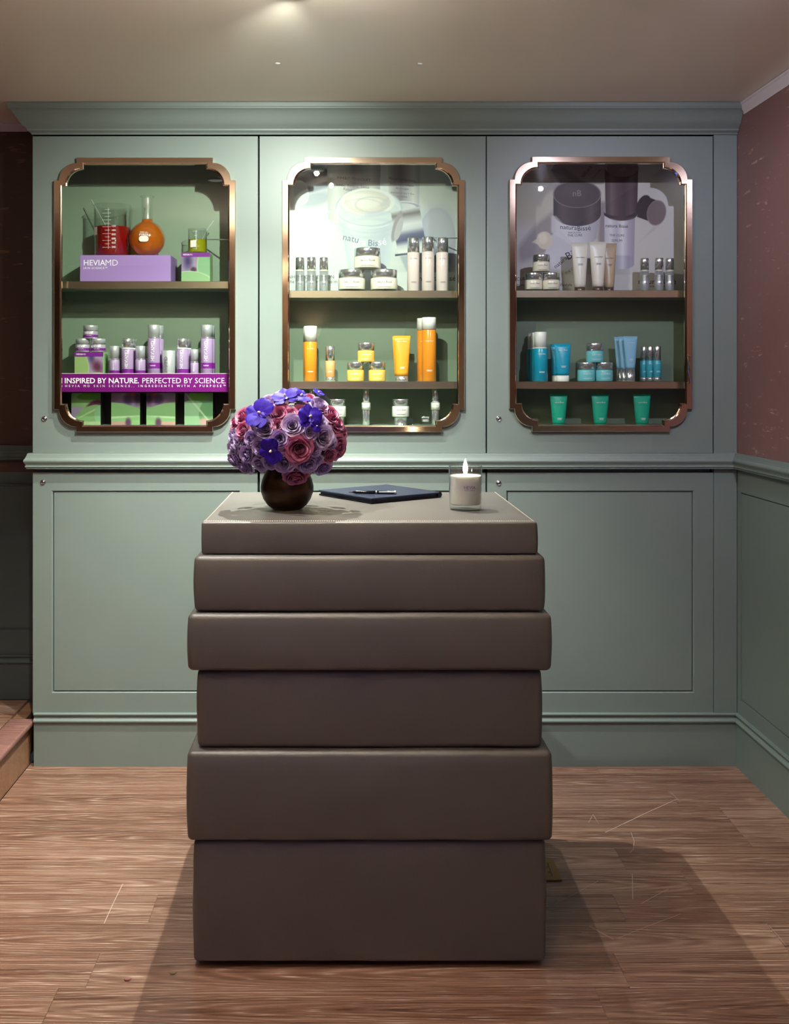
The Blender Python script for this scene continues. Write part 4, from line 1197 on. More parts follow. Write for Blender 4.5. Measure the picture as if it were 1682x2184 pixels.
tx('natu', 748, 509, SLATE, wpx=33, rot=-12); tx('ra', 772, 517, WHITEINK, wpx=16, rot=-6); tx('Bis', 795, 519, SLATE, wpx=20, rot=-3); tx('sé', 815, 516, WHITEINK, wpx=17, rot=5)
tx('INHIBIT COLLECTION', 662, 591, GREYINK, wpx=100); tx('the c    en     er     e to m', 667, 601, GREYINK, wpx=104)
tx('natura Bissé', 932, 594, DARKINK, wpx=78)

# --- right cabinet
cv = Canvas(1080, 330, 1484, 627, .9, (196, 190, 186)); cv.dim = 1.08
Z5 = lambda x, y: (1075 + x * .2497, 310 + y * .2497)
cv.cyl(1130, 400, 120, 150, [(170, 164, 140), (186, 180, 164), (196, 190, 186)], feather=30)
cv.cyl(1400, 480, 150, 300, [(200, 194, 192), (206, 200, 200)], feather=20)
cv.poly([Z5(400, 215), Z5(450, 120), Z5(880, 120), Z5(850, 330), Z5(640, 330)], (142, 130, 130)); cv.poly([Z5(400, 215), Z5(500, 180), Z5(700, 330), Z5(480, 330)], (112, 100, 106), .8, 6)
cv.poly([Z5(300, 640), Z5(430, 560), Z5(430, 900), Z5(130, 1000), Z5(110, 880)], (132, 122, 128), .7, 14)
cv.poly([Z5(820, 480), Z5(870, 480), Z5(860, 900), Z5(800, 820)], (120, 108, 122), .7, 8)
cv.poly([Z5(1120, 780), Z5(1180, 620), Z5(1300, 690), Z5(1320, 670), Z5(1100, 850)], (112, 100, 112), .75, 10)
# jar
cv.cyl(*Z5(622, 640), 400 * .2497, 270 * .2497, [(196, 192, 200), (224, 222, 230), (214, 212, 222), (206, 202, 214), (190, 186, 198), (168, 162, 174)], bow=22, taper=.16)
cv.cyl(*Z5(622, 495), 406 * .2497, 170 * .2497, [(58, 46, 52), (92, 78, 84), (76, 62, 70), (66, 52, 60), (96, 82, 90), (60, 48, 56)], bow=27)
cv.ell(*Z5(622, 415), 203 * .2497, 115 * .2497, (82, 68, 74)); cv.ell(*Z5(622, 417), 201 * .2497, 113 * .2497, (150, 138, 142), ring=1.2, alpha=.8)
cv.ell(*Z5(580, 380), 120 * .2497, 60 * .2497, (100, 86, 90), feather=14, alpha=.6)
# bottle
cv.cyl(*Z5(985, 800), 262 * .2497, 430 * .2497, [(196, 190, 204), (216, 212, 222), (188, 182, 198), (226, 222, 230), (178, 170, 188), (158, 150, 170)], bow=10, taper=.06)
cv.cyl(*Z5(1000, 390), 286 * .2497, 400 * .2497, [(70, 54, 62), (112, 94, 96), (84, 66, 74), (72, 56, 64), (96, 78, 86), (66, 50, 60)], bow=13, taper=.06)
cv.ell(*Z5(1008, 190), 138 * .2497, 78 * .2497, (120, 104, 104)); cv.cyl(*Z5(985, 575), 268 * .2497, 6, [(50, 38, 46), (80, 64, 72), (54, 42, 50)], bow=10)
# loose cap
cv.cyl(*Z5(1235, 545), 150 * .2497, 190 * .2497, [(70, 56, 60), (56, 44, 48), (92, 78, 80)], ang=20); cv.ell(*Z5(1190, 520), 60 * .2497, 100 * .2497, (62, 48, 54), ang=20)
cv.ell(*Z5(1300, 575), 80 * .2497, 108 * .2497, (122, 106, 108), ang=14); cv.ell(*Z5(1300, 575), 79 * .2497, 107 * .2497, (160, 146, 146), ang=14, ring=1.3, alpha=.7)
# cream swirl and carton corner
cv.poly([Z5(395, 770), Z5(470, 720), Z5(640, 880), Z5(640, 1060), Z5(300, 1060)], (196, 192, 206), .95, 3); cv.poly([Z5(400, 600), Z5(440, 600), Z5(640, 820), Z5(560, 840), Z5(400, 740)], (212, 208, 218), .7, 4)
cv.ell(*Z5(345, 810), 66 * .2497, 76 * .2497, (206, 194, 180)); cv.ell(*Z5(325, 790), 42 * .2497, 46 * .2497, (222, 212, 198), feather=6); cv.poly([Z5(235, 825), Z5(300, 780), Z5(300, 850)], (212, 200, 186), 1, 3)
cv.cyl(1282, 607, 410, 44, [(206, 200, 192), (212, 206, 204), (200, 194, 192)], alpha=.95, feather=4)
tx = put_poster(cv, 1080, 1484, 330, zsh1, 'mauve grey poster of dark lidded jar and bottle inside the right cabinet')
def t5(s, x, y, m, wz, rot=0): px, py = Z5(x, y); tx(s, px, py, m, wpx=wz * .2497, rot=rot)
PLUM = mat('plum_ink', (64, 52, 66), rough=.5)
t5('natura', 548, 702, DARKINK, 140, -4); t5('Bissé', 680, 710, DARKINK, 112, 4); t5('BARCELONA', 600, 746, GREYINK, 108, 1); t5('THE CURE', 603, 770, DARKINK, 128, 2)
t5('nB', 620, 412, mat('embossed_silver', (150, 138, 142), rough=.4), 72, 2)
t5('natura Bissé', 960, 690, PLUM, 190, -2); t5('THE CURE', 962, 770, GREYINK, 126, -1); t5('SERUM', 962, 815, GREYINK, 90, -1)
t5('natura', 480, 1000, PLUM, 130, 40); t5('Bi', 560, 940, PLUM, 60, 30); t5('THE CURE', 575, 1060, PLUM, 130, 36)
t5('natura', 700, 225, PLUM, 120, 52); t5('THE CURE', 790, 245, PLUM, 100, 50)
t5('nB', 1010, 208, MATS['embossed_silver'], 56, 4)
t5('CURE COLLECTION', 290, 1143, DARKINK, 370); t5('beauty', 130, 1192, GREYINK, 88); t5('lifestyle', 524, 1192, GREYINK, 108); t5('natura Bissé', 1305, 1165, DARKINK, 320); t5('BARCELONA', 1305, 1206, DARKINK, 130)

# ================================================================ PRODUCTS
def pm(name, rgb, **kw): return mat(name, rgb, **kw)
LILAC = pm('lilac_plastic', (156, 130, 168), rough=.3); PURPLE = pm('purple_band', (112, 30, 128), rough=.4)
ORANGE = pm('orange_bottle', (232, 142, 40), rough=.22, coat=.4); ORANGE2 = pm('peach_label', (240, 168, 110), rough=.35); YELLOW = pm('honey_jar', (240, 196, 96), rough=.2, coat=.4); AMBERT = pm('amber_tube', (236, 164, 50), rough=.3)
CREAM = pm('cream_label', (240, 230, 214), rough=.3, coat=.3); BLUSH = pm('blush_bottle', (224, 206, 200), rough=.2, coat=.5); WHITET = pm('white_tube', (232, 226, 216), rough=.32); BEIGET = pm('beige_tube', (196, 172, 146), rough=.32)
TEAL = pm('teal_bottle', (22, 146, 176), rough=.25, coat=.4); TEALT = pm('teal_tube', (20, 150, 184), rough=.3); AQUA = pm('aqua_jar', (120, 206, 214), rough=.2, coat=.4); AQUAD = pm('aqua_bottle', (58, 172, 196), rough=.25, coat=.4); SKY = pm('sky_blue_tube', (140, 194, 226), rough=.32); JADE = pm('jade_green_tube', (18, 158, 128), rough=.28)
FROST = pm('frosted_white', (222, 222, 212), rough=.3, coat=.3); BROWNC = pm('taupe_cap', (120, 100, 92), rough=.3, metal=.6)
CLEAR = thin_glass('clear_acrylic', (240, 244, 242), refl=1.3)
NB = 'natura Bissé'

def nb_text(t, R, z, m, k=1.15, s=NB):
    text(s, t, (0, 0, z), m, width=min(R * k, R * 1.6), bend=R + .0004)

def fine(t, R, z, m, n=3, w=1.0, h=.0009):
    obj('fine_print', strips([z - i * h * 2.2 for i in range(n)], R * w, h, R + .0004, n), m, t)

def m_jar(R, Hh, lid, mb, ml, ink, base=None, band=None, s=NB):
    """jar: rounded body, chrome lid, thick base"""
    t = thing('jar', '', 'jar')
    hb = Hh - lid - .0012
    e = min(.004, R * .15)
    b0 = .005 if base else 0
    obj('body', lathe([(0, b0), (R - e, b0), (R - e * .3, b0 + e * .3), (R, b0 + e), (R, hb - e), (R - e * .3, hb - e * .3), (R * .93, hb), (R * .90, hb), (R * .90, hb + .0012), (0, hb + .0012)], 32), mb, t)
    if base: obj('glass_base', lathe([(0, 0), (R - .002, 0), (R, .0015), (R, b0 + .002), (0, b0 + .002)], 32), base, t)
    obj('lid', lathe([(0, hb + .0012), (R * .97, hb + .0012), (R * .97, Hh - .0012), (R * .95, Hh), (0, Hh)], 40), ml, t)
    if band: obj('band', lathe([(R + .0003, hb * .18), (R + .0003, hb * .52)], 32, cap0=False, cap1=False), band, t)
    if s:
        nb_text(t, R, hb * (.74 if band else .66), ink, s=s)
        fine(t, R, hb * (.40 if band else .28), WHITEINK if band else ink, 2 if not band else 1, 1.2)
    return t

def m_bottle(R, Hh, cap, mb, mc, ink, capR=.96, base=0, band=None, s=NB, sz=.80, vert=False, neck=False, lip=False, low=.22):
    t = thing('bottle', '', 'bottle')
    hb = Hh - cap
    b0 = base
    shoulder = .003 if not neck else .010
    obj('body', lathe([(0, b0), (R - .0015, b0), (R, b0 + .0015), (R, hb - shoulder), (R - .001, hb - shoulder * .4), (R * .9, hb), (0, hb)], 32), mb, t)
    if base: obj('foot', lathe([(0, 0), (R * .98, 0), (R * .98, b0), (0, b0)], 32), mc if mc in (CHROME, SATIN) else CHROME, t)
    cR = R * capR
    obj('cap', lathe([(0, hb + .0006), (cR, hb + .0006), (cR, Hh - .0015), (cR - .0012, Hh), (0, Hh)], 32), mc, t)
    if lip: obj('collar', lathe([(cR * .96, hb - .0005), (cR * 1.02, hb - .0005), (cR * 1.02, hb + .003), (cR * .96, hb + .003)], 32, cap0=False, cap1=False), WHITEP if lip == 'white' else CHROME, t)
    if band: obj('band', lathe([(R + .0003, hb * band[0]), (R + .0003, hb * band[1])], 32, cap0=False, cap1=False), PURPLE, t)
    if vert:
        text('HEVIAMD', t, (0, 0, hb * vert[0]), ink, width=hb * vert[1], rot=PI / 2, bend=R + .0005)
    elif s:
        nb_text(t, R, hb * sz, ink); fine(t, R, hb * low, ink, 3, 1.1)
    if band: fine(t, R, hb * (band[0] + band[1]) / 2 + .001, WHITEINK, 2, 1.0)
    return t

def m_tube(wt, wb, Hh, cap, mb, mc, ink, s=NB, tz=.72, depth=.018, lowz=.25):
    """squeeze tube standing on its cap, flattening to a crimped top"""
    t = thing('tube', '', 'tube')
    bm = bm_new(); rings = []; n = 28
    K = 12
    for k in range(K + 1):
        u = k / K; z = cap + (Hh - cap - .004) * u
        a = (wb + (wt - wb) * (u ** .9)) / 2
        b_ = (depth * (1 - u ** 1.6) + .0016 * u) / 1
        b_ = max(b_, .0012)
        rings.append([bm.verts.new((a * math.copysign(abs(math.cos(2 * PI * i / n)) ** (1 - .25 * u), math.cos(2 * PI * i / n)), b_ * math.sin(2 * PI * i / n), z)) for i in range(n)])
    a = wt / 2
    for z in (Hh - .004, Hh): rings.append([bm.verts.new((a * math.copysign(abs(math.cos(2 * PI * i / n)) ** .7, math.cos(2 * PI * i / n)), .0010 * math.sin(2 * PI * i / n), z)) for i in range(n)])
    for A, B in zip(rings, rings[1:]):
        for i in range(n): bm.faces.new((A[i], A[(i + 1) % n], B[(i + 1) % n], B[i]))
    bm.faces.new(rings[0][::-1]); bm.faces.new(rings[-1])
    obj('body', smooth(bm, .7), mb, t)
    if cap:
        r = min(wb / 2 * .98, depth * 1.0)
        obj('cap', lathe([(0, 0), (wb / 2 * .96, 0), (wb / 2 * .98, .001), (wb / 2 * .98, cap - .0006), (0, cap - .0006)], 28, sy=min(1, depth / (wb / 2) * .98)), mc, t)
    if s:
        u = tz; zz = cap + (Hh - cap) * u
        dfront = depth * (1 - u ** 1.6) + .0016 * u
        text(s, t, (0, -dfront - .0008, zz), ink, width=(wb + (wt - wb) * u) * .56)
        u = lowz; dfront = depth * (1 - u ** 1.6) + .0016 * u
        obj('fine_print', strips([0, -.002, -.004, -.006], wb * .5, .0009, 0, 5), ink, t, (0, -dfront - .0006, cap + (Hh - cap) * lowz))
    return t

def m_vial(R, Hh, ink):
    t = thing('vial', '', 'vial')
    hb = Hh * .60
    obj('body', lathe([(0, 0), (R - .001, 0), (R, .001), (R, hb), (0, hb)], 28), SATIN, t)
    obj('label_band', lathe([(R + .0003, hb * .50), (R + .0003, hb * .80)], 28, cap0=False, cap1=False), pm('silver_grey_label', (196, 198, 200), rough=.3, metal=.7), t)
    obj('neck', lathe([(R * .92, hb), (R * .92, hb + .006)], 28, cap0=False), pm('pale_neck', (216, 208, 190), rough=.4), t)
    obj('cap', lathe([(0, hb + .006), (R * .99, hb + .006), (R * .99, Hh - .001), (R * .95, Hh), (0, Hh)], 28), CHROME, t)
    text(NB, t, (0, 0, hb * .72), ink, width=R * 1.2, bend=R + .0005)
    fine(t, R, hb * .4, ink, 3, 1.0)
    return t

ROOTS = []
def place(t, pxc, zb, Y, label, group=None, rz=0.0):
    t.location = ((pxc - VX) * Y / F, Y, zb); t.rotation_euler = (0, 0, rz)
    t['label'] = label
    if group: t['group'] = group
    return t
def dup(t, pxc, zb, Y, label, group=None, rz=0.0):
    return place(copy_tree(t), pxc, zb, Y, label, group, rz)
def sz(px, Y): return px * Y / F

Y1 = 3.650
Z_T0 = PZ(600, YS) + .0007      # top shelf, left cabinet
Z_T1 = PZ(620, YS) + .0007      # top shelf, middle
Z_T2 = PZ(619.5, YS) + .0007    # top shelf, right
Z_M = PZ(814, YS) + .0007       # second shelf
Z_B = PZ(908, YS) + .0007       # cabinet floor
INK_G = GREYINK

# ---------------- middle cabinet, top shelf
v = m_vial(sz(9.4, Y1), sz(72, Y1), DARKINK)
lab = 'slim chrome vial before the pale poster in the middle cabinet'; g = 'three chrome vials in the middle cabinet'
place(v, 639.7, Z_T1, Y1, lab, g); dup(v, 664, Z_T1, Y1 - .006, lab, g); dup(v, 690.5, Z_T1, Y1, lab, g)
j = m_jar(sz(28.6, Y1), sz(45.5, Y1), sz(17, Y1), CREAM, CHROME, INK_G, base=CLEAR)
lab = 'wide cream jar with chrome lid, lower one of the white poster pyramid'; g = 'cream jars in the middle cabinet'
place(j, 749.7, Z_T1, Y1, lab, g); dup(j, 818.6, Z_T1, Y1, lab, g)
dup(j, 783, Z_T1 + sz(45.7, Y1), Y1, 'wide cream jar with chrome lid on top of two others before the pale poster', g)
b = m_bottle(sz(13.2, Y1), sz(114, Y1), sz(31, Y1), BLUSH, CHROME, INK_G, sz=.83, low=.24)
lab = 'tall blush bottle with chrome cap before the pale poster'; g = 'three blush bottles in the middle cabinet'
place(b, 881.3, Z_T1, Y1, lab, g); dup(b, 912.5, Z_T1, Y1 - .018, lab, g); dup(b, 943, Z_T1, Y1, lab, g)
# second shelf
b = m_bottle(sz(13.8, Y1), sz(118, Y1), sz(33, Y1), ORANGE, WHITEP, WHITEINK, capR=1.0, sz=.82, low=.26)
place(b, 662, Z_M, Y1, 'tall orange bottle with white cap standing alone beside the small peach bottle', 'tall orange bottles in the middle cabinet')
b2 = dup(b, 660, Z_M, Y1 + .052, 'tall orange bottle hidden behind the lone orange bottle', 'tall orange bottles in the middle cabinet')
b = m_bottle(sz(10.2, Y1), sz(75, Y1), sz(31, Y1), ORANGE2, CHROME, WHITEINK, base=sz(9, Y1), sz=.85, low=.5)
place(b, 704, Z_M, Y1, 'small peach bottle with long chrome cap between the orange bottle and the honey jars')
j = m_jar(sz(18.3, Y1), sz(41, Y1), sz(15.5, Y1), YELLOW, CHROME, WHITEINK)
lab = 'honey yellow jar with chrome lid, lower one of its pyramid'; g = 'honey yellow jars in the middle cabinet'
place(j, 758, Z_M, Y1, lab, g); dup(j, 804, Z_M, Y1, lab, g); dup(j, 780.5, Z_M + sz(41.1, Y1), Y1, 'honey yellow jar with chrome lid on top of its pyramid', g)
# a glass plate carries the topmost jar
tb = m_tube(sz(35.5, Y1), sz(26, Y1), sz(97, Y1), sz(12, Y1), AMBERT, CHROME, WHITEINK, tz=.86, lowz=.22)
place(tb, 857, Z_M, Y1 - .01, 'amber squeeze tube standing on a chrome cap in front of its twin', 'amber tubes in the middle cabinet'); dup(tb, 854, Z_M, Y1 + .035, 'amber squeeze tube half hidden behind its twin', 'amber tubes in the middle cabinet')
b = m_bottle(sz(15.2, Y1), sz(136, Y1), sz(26, Y1), ORANGE, WHITEP, WHITEINK, capR=1.0, sz=.78, low=.22)
place(b, 914.3, Z_M, Y1 - .008, 'tallest orange bottle with white cap beside the amber tubes', 'tallest orange bottles in the middle cabinet'); dup(b, 904, Z_M, Y1 + .045, 'tallest orange bottle half hidden behind its twin', 'tallest orange bottles in the middle cabinet')
# cabinet floor
def m_pedjar(R, ml):
    t = m_jar(R, sz(38, Y1), sz(14, Y1), FROST, CHROME, INK_G)
    return t
Hp = sz(17, Y1)
def pedestal(px, lab):
    t = thing('pedestal', lab, 'pedestal', ((px - VX) * Y1 / F, Y1, Z_B), group='chrome pedestals on the floor of the middle cabinet')
    R = sz(14.5, Y1)
    obj('body', lathe([(0, 0), (R, 0), (R, .002), (R * .97, .003), (R * .97, Hp - .003), (R, Hp - .002), (R, Hp), (0, Hp)], 32), CHROME, t); return t
pedestal(719.5, 'low chrome pedestal behind the bouquet'); pedestal(854, 'low chrome pedestal between the clear dispensers')
j = m_pedjar(sz(18.2, Y1), CHROME)
place(j, 719.5, Z_B + Hp + .0005, Y1, 'frosted white jar with chrome lid peeking over the bouquet', 'frosted jars on pedestals'); dup(j, 854, Z_B + Hp + .0005, Y1, 'frosted white jar with chrome lid between the clear dispensers', 'frosted jars on pedestals')
def m_ampoule():
    t = thing('dispenser', '', 'dispenser')
    R = sz(8.5, Y1); Hh = sz(77, Y1)
    obj('body', lathe([(0, 0), (R * .85, 0), (R * .9, .002), (R * .95, Hh * .28), (R * 1.02, Hh * .42), (R * .95, Hh * .44), (0, Hh * .44)], 28), CHROME, t)
    obj('label_band', lathe([(0, Hh * .42), (R * 1.12, Hh * .42), (R * 1.12, Hh * .62), (0, Hh * .62)], 28), FROST, t)
    obj('cap', lathe([(0, Hh * .62), (R * .95, Hh * .62), (R * .88, Hh * .80), (R * .86, Hh - .002), (R * .8, Hh), (0, Hh)], 28), CHROME, t)
    text(NB, t, (0, 0, Hh * .55), GREYINK, width=R * 1.4, bend=R * 1.12 + .0005)
    return t
a = m_ampoule()
place(a, 780.5, Z_B, Y1, 'slender clear chrome dispenser standing between the frosted jars', 'chrome dispensers in the middle cabinet'); dup(a, 928, Z_B, Y1, 'slender clear chrome dispenser near the right side of the middle cabinet', 'chrome dispensers in the middle cabinet'); dup(a, 664, Z_B, Y1, 'slender clear chrome dispenser hidden behind the bouquet', 'chrome dispensers in the middle cabinet')
sg = thing('sign', 'tiny clear sign with white print on the floor of the middle cabinet', 'sign', ((907 - VX) * 3.63 / F, 3.63, Z_B))
obj('plate', box(-sz(11, 3.63), sz(11, 3.63), 0, .002, 0, sz(20, 3.63)), CLEAR, sg)
text('affinity', sg, (0, -.0006, sz(17, 3.63)), WHITEINK, width=sz(16, 3.63)); obj('fine_print', strips([0, -.0022, -.0044, -.0066], sz(16, 3.63), .001, 0, 3), WHITEINK, sg, (0, -.0006, sz(12, 3.63)))

# ---------------- right cabinet
j = m_jar(sz(18.4, Y1), sz(38.5, Y1), sz(14.5, Y1), CREAM, CHROME, INK_G, base=CLEAR)
lab = 'small white jar with chrome lid, lower one of the mauve poster pyramid'; g = 'white jars in the right cabinet'
place(j, 1137.3, Z_T2, Y1, lab, g); dup(j, 1174.6, Z_T2, Y1, lab, g); dup(j, 1154, Z_T2 + sz(38.6, Y1), Y1, 'small white jar with chrome lid on top of two others before the mauve poster', g)
tb = m_tube(sz(36, Y1), sz(23, Y1), sz(104, Y1), sz(8.5, Y1), WHITET, BROWNC, INK_G, tz=.66, lowz=.52)
place(tb, 1236, Z_T2, Y1, 'white squeeze tube with taupe cap nearest the small white jars', 'white tubes in the right cabinet'); dup(tb, 1274.5, Z_T2, Y1 - .018, 'white squeeze tube with taupe cap overlapping the beige tube', 'white tubes in the right cabinet')
tb = m_tube(sz(33, Y1), sz(21, Y1), sz(104, Y1), sz(8.5, Y1), BEIGET, BROWNC, INK_G, tz=.66, lowz=.52)
place(tb, 1298, Z_T2, Y1 + .02, 'beige squeeze tube half hidden behind a white tube')
v = m_vial(sz(9.0, Y1), sz(70, Y1), DARKINK)
lab = 'slim chrome vial before the mauve poster in the right cabinet'; g = 'three chrome vials in the right cabinet'
place(v, 1374, Z_T2, Y1, lab, g); dup(v, 1405, Z_T2, Y1 - .008, lab, g); dup(v, 1427.5, Z_T2, Y1, lab, g)
# second shelf
b = m_bottle(sz(15, Y1), sz(105, Y1), sz(35, Y1), TEAL, WHITEP, WHITEINK, capR=.86, lip='white', sz=.83, low=.3)
place(b, 1152.5, Z_M, Y1 - .01, 'teal foam bottle with white cap in front of its twins', 'teal foam bottles in the right cabinet'); dup(b, 1145, Z_M, Y1 + .042, 'teal foam bottle with white cap hidden behind the front one', 'teal foam bottles in the right cabinet'); dup(b, 1137.5, Z_M, Y1 + .094, 'teal foam bottle with white cap furthest from the glass', 'teal foam bottles in the right cabinet')
tb = m_tube(sz(34.5, Y1), sz(27.5, Y1), sz(80, Y1), sz(13, Y1), TEALT, WHITEP, WHITEINK, tz=.80, lowz=.3)
place(tb, 1199.5, Z_M, Y1 - .012, 'teal squeeze tube on a white cap beside the aqua jars', 'teal tubes in the right cabinet'); dup(tb, 1190, Z_M, Y1 + .03, 'teal squeeze tube on a white cap half hidden behind its twin', 'teal tubes in the right cabinet')
j = m_jar(sz(18.5, Y1), sz(40.3, Y1), sz(15, Y1), AQUA, CHROME, WHITEINK)
lab = 'aqua jar with chrome lid, lower one of its pyramid'; g = 'aqua jars in the right cabinet'
place(j, 1249.5, Z_M, Y1, lab, g); dup(j, 1287.5, Z_M, Y1, lab, g); dup(j, 1268, Z_M + sz(40.4, Y1), Y1, 'aqua jar with chrome lid on top of its pyramid', g)
tb = m_tube(sz(29.5, Y1), sz(19, Y1), sz(96, Y1), sz(27, Y1), SKY, CHROME, WHITEINK, tz=.80, depth=.012, lowz=.3)
place(tb, 1344, Z_M, Y1 - .012, 'sky blue tube on a tall chrome cap, front one of three', 'sky blue tubes in the right cabinet'); dup(tb, 1333, Z_M, Y1 + .018, 'sky blue tube on a tall chrome cap, middle one of three', 'sky blue tubes in the right cabinet'); dup(tb, 1324, Z_M, Y1 + .048, 'sky blue tube on a tall chrome cap, rear one of three', 'sky blue tubes in the right cabinet')
b = m_bottle(sz(8.6, Y1), sz(75, Y1), sz(30.5, Y1), AQUAD, CHROME, WHITEINK, capR=.90, base=sz(9.5, Y1), sz=.85, low=.5)
place(b, 1401, Z_M, Y1 - .012, 'small aqua bottle with long chrome cap, front one of three', 'small aqua bottles in the right cabinet'); dup(b, 1386, Z_M, Y1 + .014, 'small aqua bottle with long chrome cap, middle one of three', 'small aqua bottles in the right cabinet'); dup(b, 1373, Z_M, Y1 + .04, 'small aqua bottle with long chrome cap, rear one of three', 'small aqua bottles in the right cabinet')
# cabinet floor
tb = m_tube(sz(37.5, Y1), sz(26, Y1), sz(66, Y1), .004, JADE, JADE, WHITEINK, tz=.72, lowz=.2)
lab = 'jade green squeeze tube on the floor of the right cabinet'; g = 'three jade green tubes'
place(tb, 1191, Z_B, Y1, lab, g); dup(tb, 1279.5, Z_B, Y1, lab, g); dup(tb, 1368.5, Z_B, Y1, lab, g)

# ---------------- left cabinet, second shelf
SIGNM = pm('magenta_purple_sign', (110, 14, 108), rough=.35)
sy = YS - .004
s0, s1 = P(131.5, 797, sy), P(488, 836, sy)
sg = thing('sign', 'long magenta purple slogan strip across the shelf edge of the left cabinet', 'sign', ((s0.x + s1.x) / 2, sy, s1.z))
hw, hh = (s1.x - s0.x) / 2, s0.z - s1.z
obj('board', box(-hw, hw, 0, .0035, 0, hh, .0005, 1), SIGNM, sg)
obj('top_edge', box(-hw, hw, .0002, .0033, hh, hh + .0012), WHITEP, sg)
def stx(s, px, py, wpx, **kw): text(s, sg, ((px - VX) * sy / F - (s0.x + s1.x) / 2, -.0006, PZ(py, sy) - s1.z), WHITEINK, width=wpx * sy / F, **kw)
stx('INSPIRED BY NATURE.', 217, 812.5, 158, weight=.014); stx('PERFECTED BY SCIENCE.', 392.5, 812.5, 178, weight=-.004)
stx('HEVIA MD SKIN SCIENCE..', 212.5, 823.5, 147, spacing=1.9); stx('INGREDIENTS WITH A PURPOSE™', 388.5, 823.5, 186, spacing=1.9)

def leaf_canvas(kind, w=61, h=69):
    cv = Canvas(0, 0, w, h, 1.0, (140, 170, 122)); cv.dim = .80
    if kind == 0:
        cv.cyl(30, 20, 80, 60, [(132, 170, 96), (150, 190, 128), (140, 180, 140)]); cv.ell(52, 4, 40, 10, (88, 150, 44), ang=-8); cv.ell(48, 26, 18, 9, (96, 34, 66), ang=-30, feather=5)
        cv.ell(10, 42, 24, 12, (176, 150, 190), feather=6); cv.ell(36, 44, 30, 14, (142, 184, 122), ang=-28); cv.ell(38, 42, 26, 2, (184, 214, 160), ang=-28); cv.ell(62, 48, 14, 22, (150, 196, 150)); cv.cyl(30, 66, 70, 9, [(170, 200, 140), (190, 212, 160)])
    elif kind in (1, 2):
        f = (lambda x: x) if kind == 1 else (lambda x: w - x)
        cv.cyl(30, 10, 80, 40, [(128, 92, 130), (170, 140, 180), (150, 120, 160)]); cv.ell(f(44), 4, 10, 10, (190, 80, 60), feather=8); cv.ell(f(36), 14, 10, 12, (90, 60, 110), feather=8); cv.ell(f(56), 12, 8, 12, (70, 40, 80), feather=8)
        cv.ell(f(16), 46, 66, 24, (150, 196, 134), ang=(10 if kind == 1 else -10)); cv.ell(f(20), 52, 50, 2, (190, 216, 170), ang=(-4 if kind == 1 else 4)); cv.cyl(30, 66, 70, 10, [(206, 160, 150), (220, 180, 168)]); cv.ell(f(62), 66, 24, 8, (160, 200, 140)); cv.ell(f(36), 64, 6, 10, (110, 70, 100), feather=5)
    elif kind == 3:
        cv.cyl(30, 8, 80, 30, [(140, 116, 160), (120, 100, 140)]); cv.ell(44, 10, 34, 40, (110, 170, 70), ang=30); cv.ell(16, 50, 40, 34, (160, 200, 156), ang=-10); cv.ell(50, 34, 16, 30, (110, 160, 110), ang=24); cv.ell(44, 62, 12, 8, (226, 180, 170), feather=6); cv.ell(30, 34, 2, 40, (196, 220, 180), ang=-40)
    elif kind == 4:      # leaf left, lilac blossom right
        cv.cyl(42, 30, 50, 80, [(176, 150, 186), (196, 176, 204), (180, 150, 184)]); cv.ell(36, 14, 6, 10, (90, 76, 130), feather=8); cv.ell(48, 34, 10, 14, (110, 50, 84), feather=12, ang=-20); cv.ell(6, 40, 24, 44, (172, 200, 130)); cv.ell(6, 40, 24, 44, (204, 222, 170), ring=1.6); cv.ell(48, 62, 26, 14, (196, 216, 150))
    else:                # blossom left, leaf right and below
        cv.cyl(16, 20, 60, 80, [(150, 124, 170), (190, 170, 200), (176, 150, 186)]); cv.ell(14, 20, 8, 16, (70, 56, 110), feather=12); cv.ell(26, 40, 6, 6, (90, 60, 80), feather=4); cv.ell(54, 30, 20, 40, (150, 200, 150)); cv.ell(54, 30, 20, 40, (200, 226, 180), ring=1.6); cv.ell(16, 70, 50, 26, (164, 206, 150)); cv.ell(16, 70, 50, 26, (206, 230, 190), ring=1.6)
    return cv
def carton(px0, px1, py0, zb, Y, depth, kind, label, header=None, group=None, side=(150, 186, 130)):
    w = (px1 - px0) * Y / F; hgt = PZ(py0, Y) - zb
    t = thing('carton', label, 'carton', (((px0 + px1) / 2 - VX) * Y / F, Y, zb), group=group)
    obj('box', box(-w / 2, w / 2, .0006, depth, 0, hgt, .0006, 1), pm('carton_board_%d' % kind, side, rough=.5), t)
    obj('printed_front', leaf_canvas(kind).mesh(w - .0004, hgt), PRINT, t)
    if header:
        obj('header', box(-w / 2, w / 2, -.0004, .0003, hgt - header, hgt), PURPLE, t)
        text('HEVIA', t, (-w * .33, -.0008, hgt - header * .5), WHITEINK, width=w * .22, weight=.012); text('MD', t, (-w * .16, -.0008, hgt - header * .5), WHITEINK, width=w * .10, weight=-.005)
    return t
carton(159, 220, 751, Z_M, 3.640, .075, 4, 'leaf printed carton with purple header carrying three lilac jars', header=sz(9.5, 3.64))
zc = PZ(751, 3.64) + .0008
j = m_jar(sz(15.6, 3.67), sz(28.2, 3.67), sz(11.5, 3.67), pm('silver_lilac_jar', (206, 194, 212), rough=.2, metal=.5), SATIN, WHITEINK, band=PURPLE, s='HEVIA')
lab = 'silver lilac jar with purple band on the leaf carton, lower one of three'; g = 'silver lilac jars on the leaf carton'
place(j, 176.5, zc, 3.667, lab, g); dup(j, 209.5, zc, 3.667, lab, g); dup(j, 193, zc + sz(28.3, 3.667), 3.667, 'silver lilac jar with purple band on top of two others', g)
yb = 814
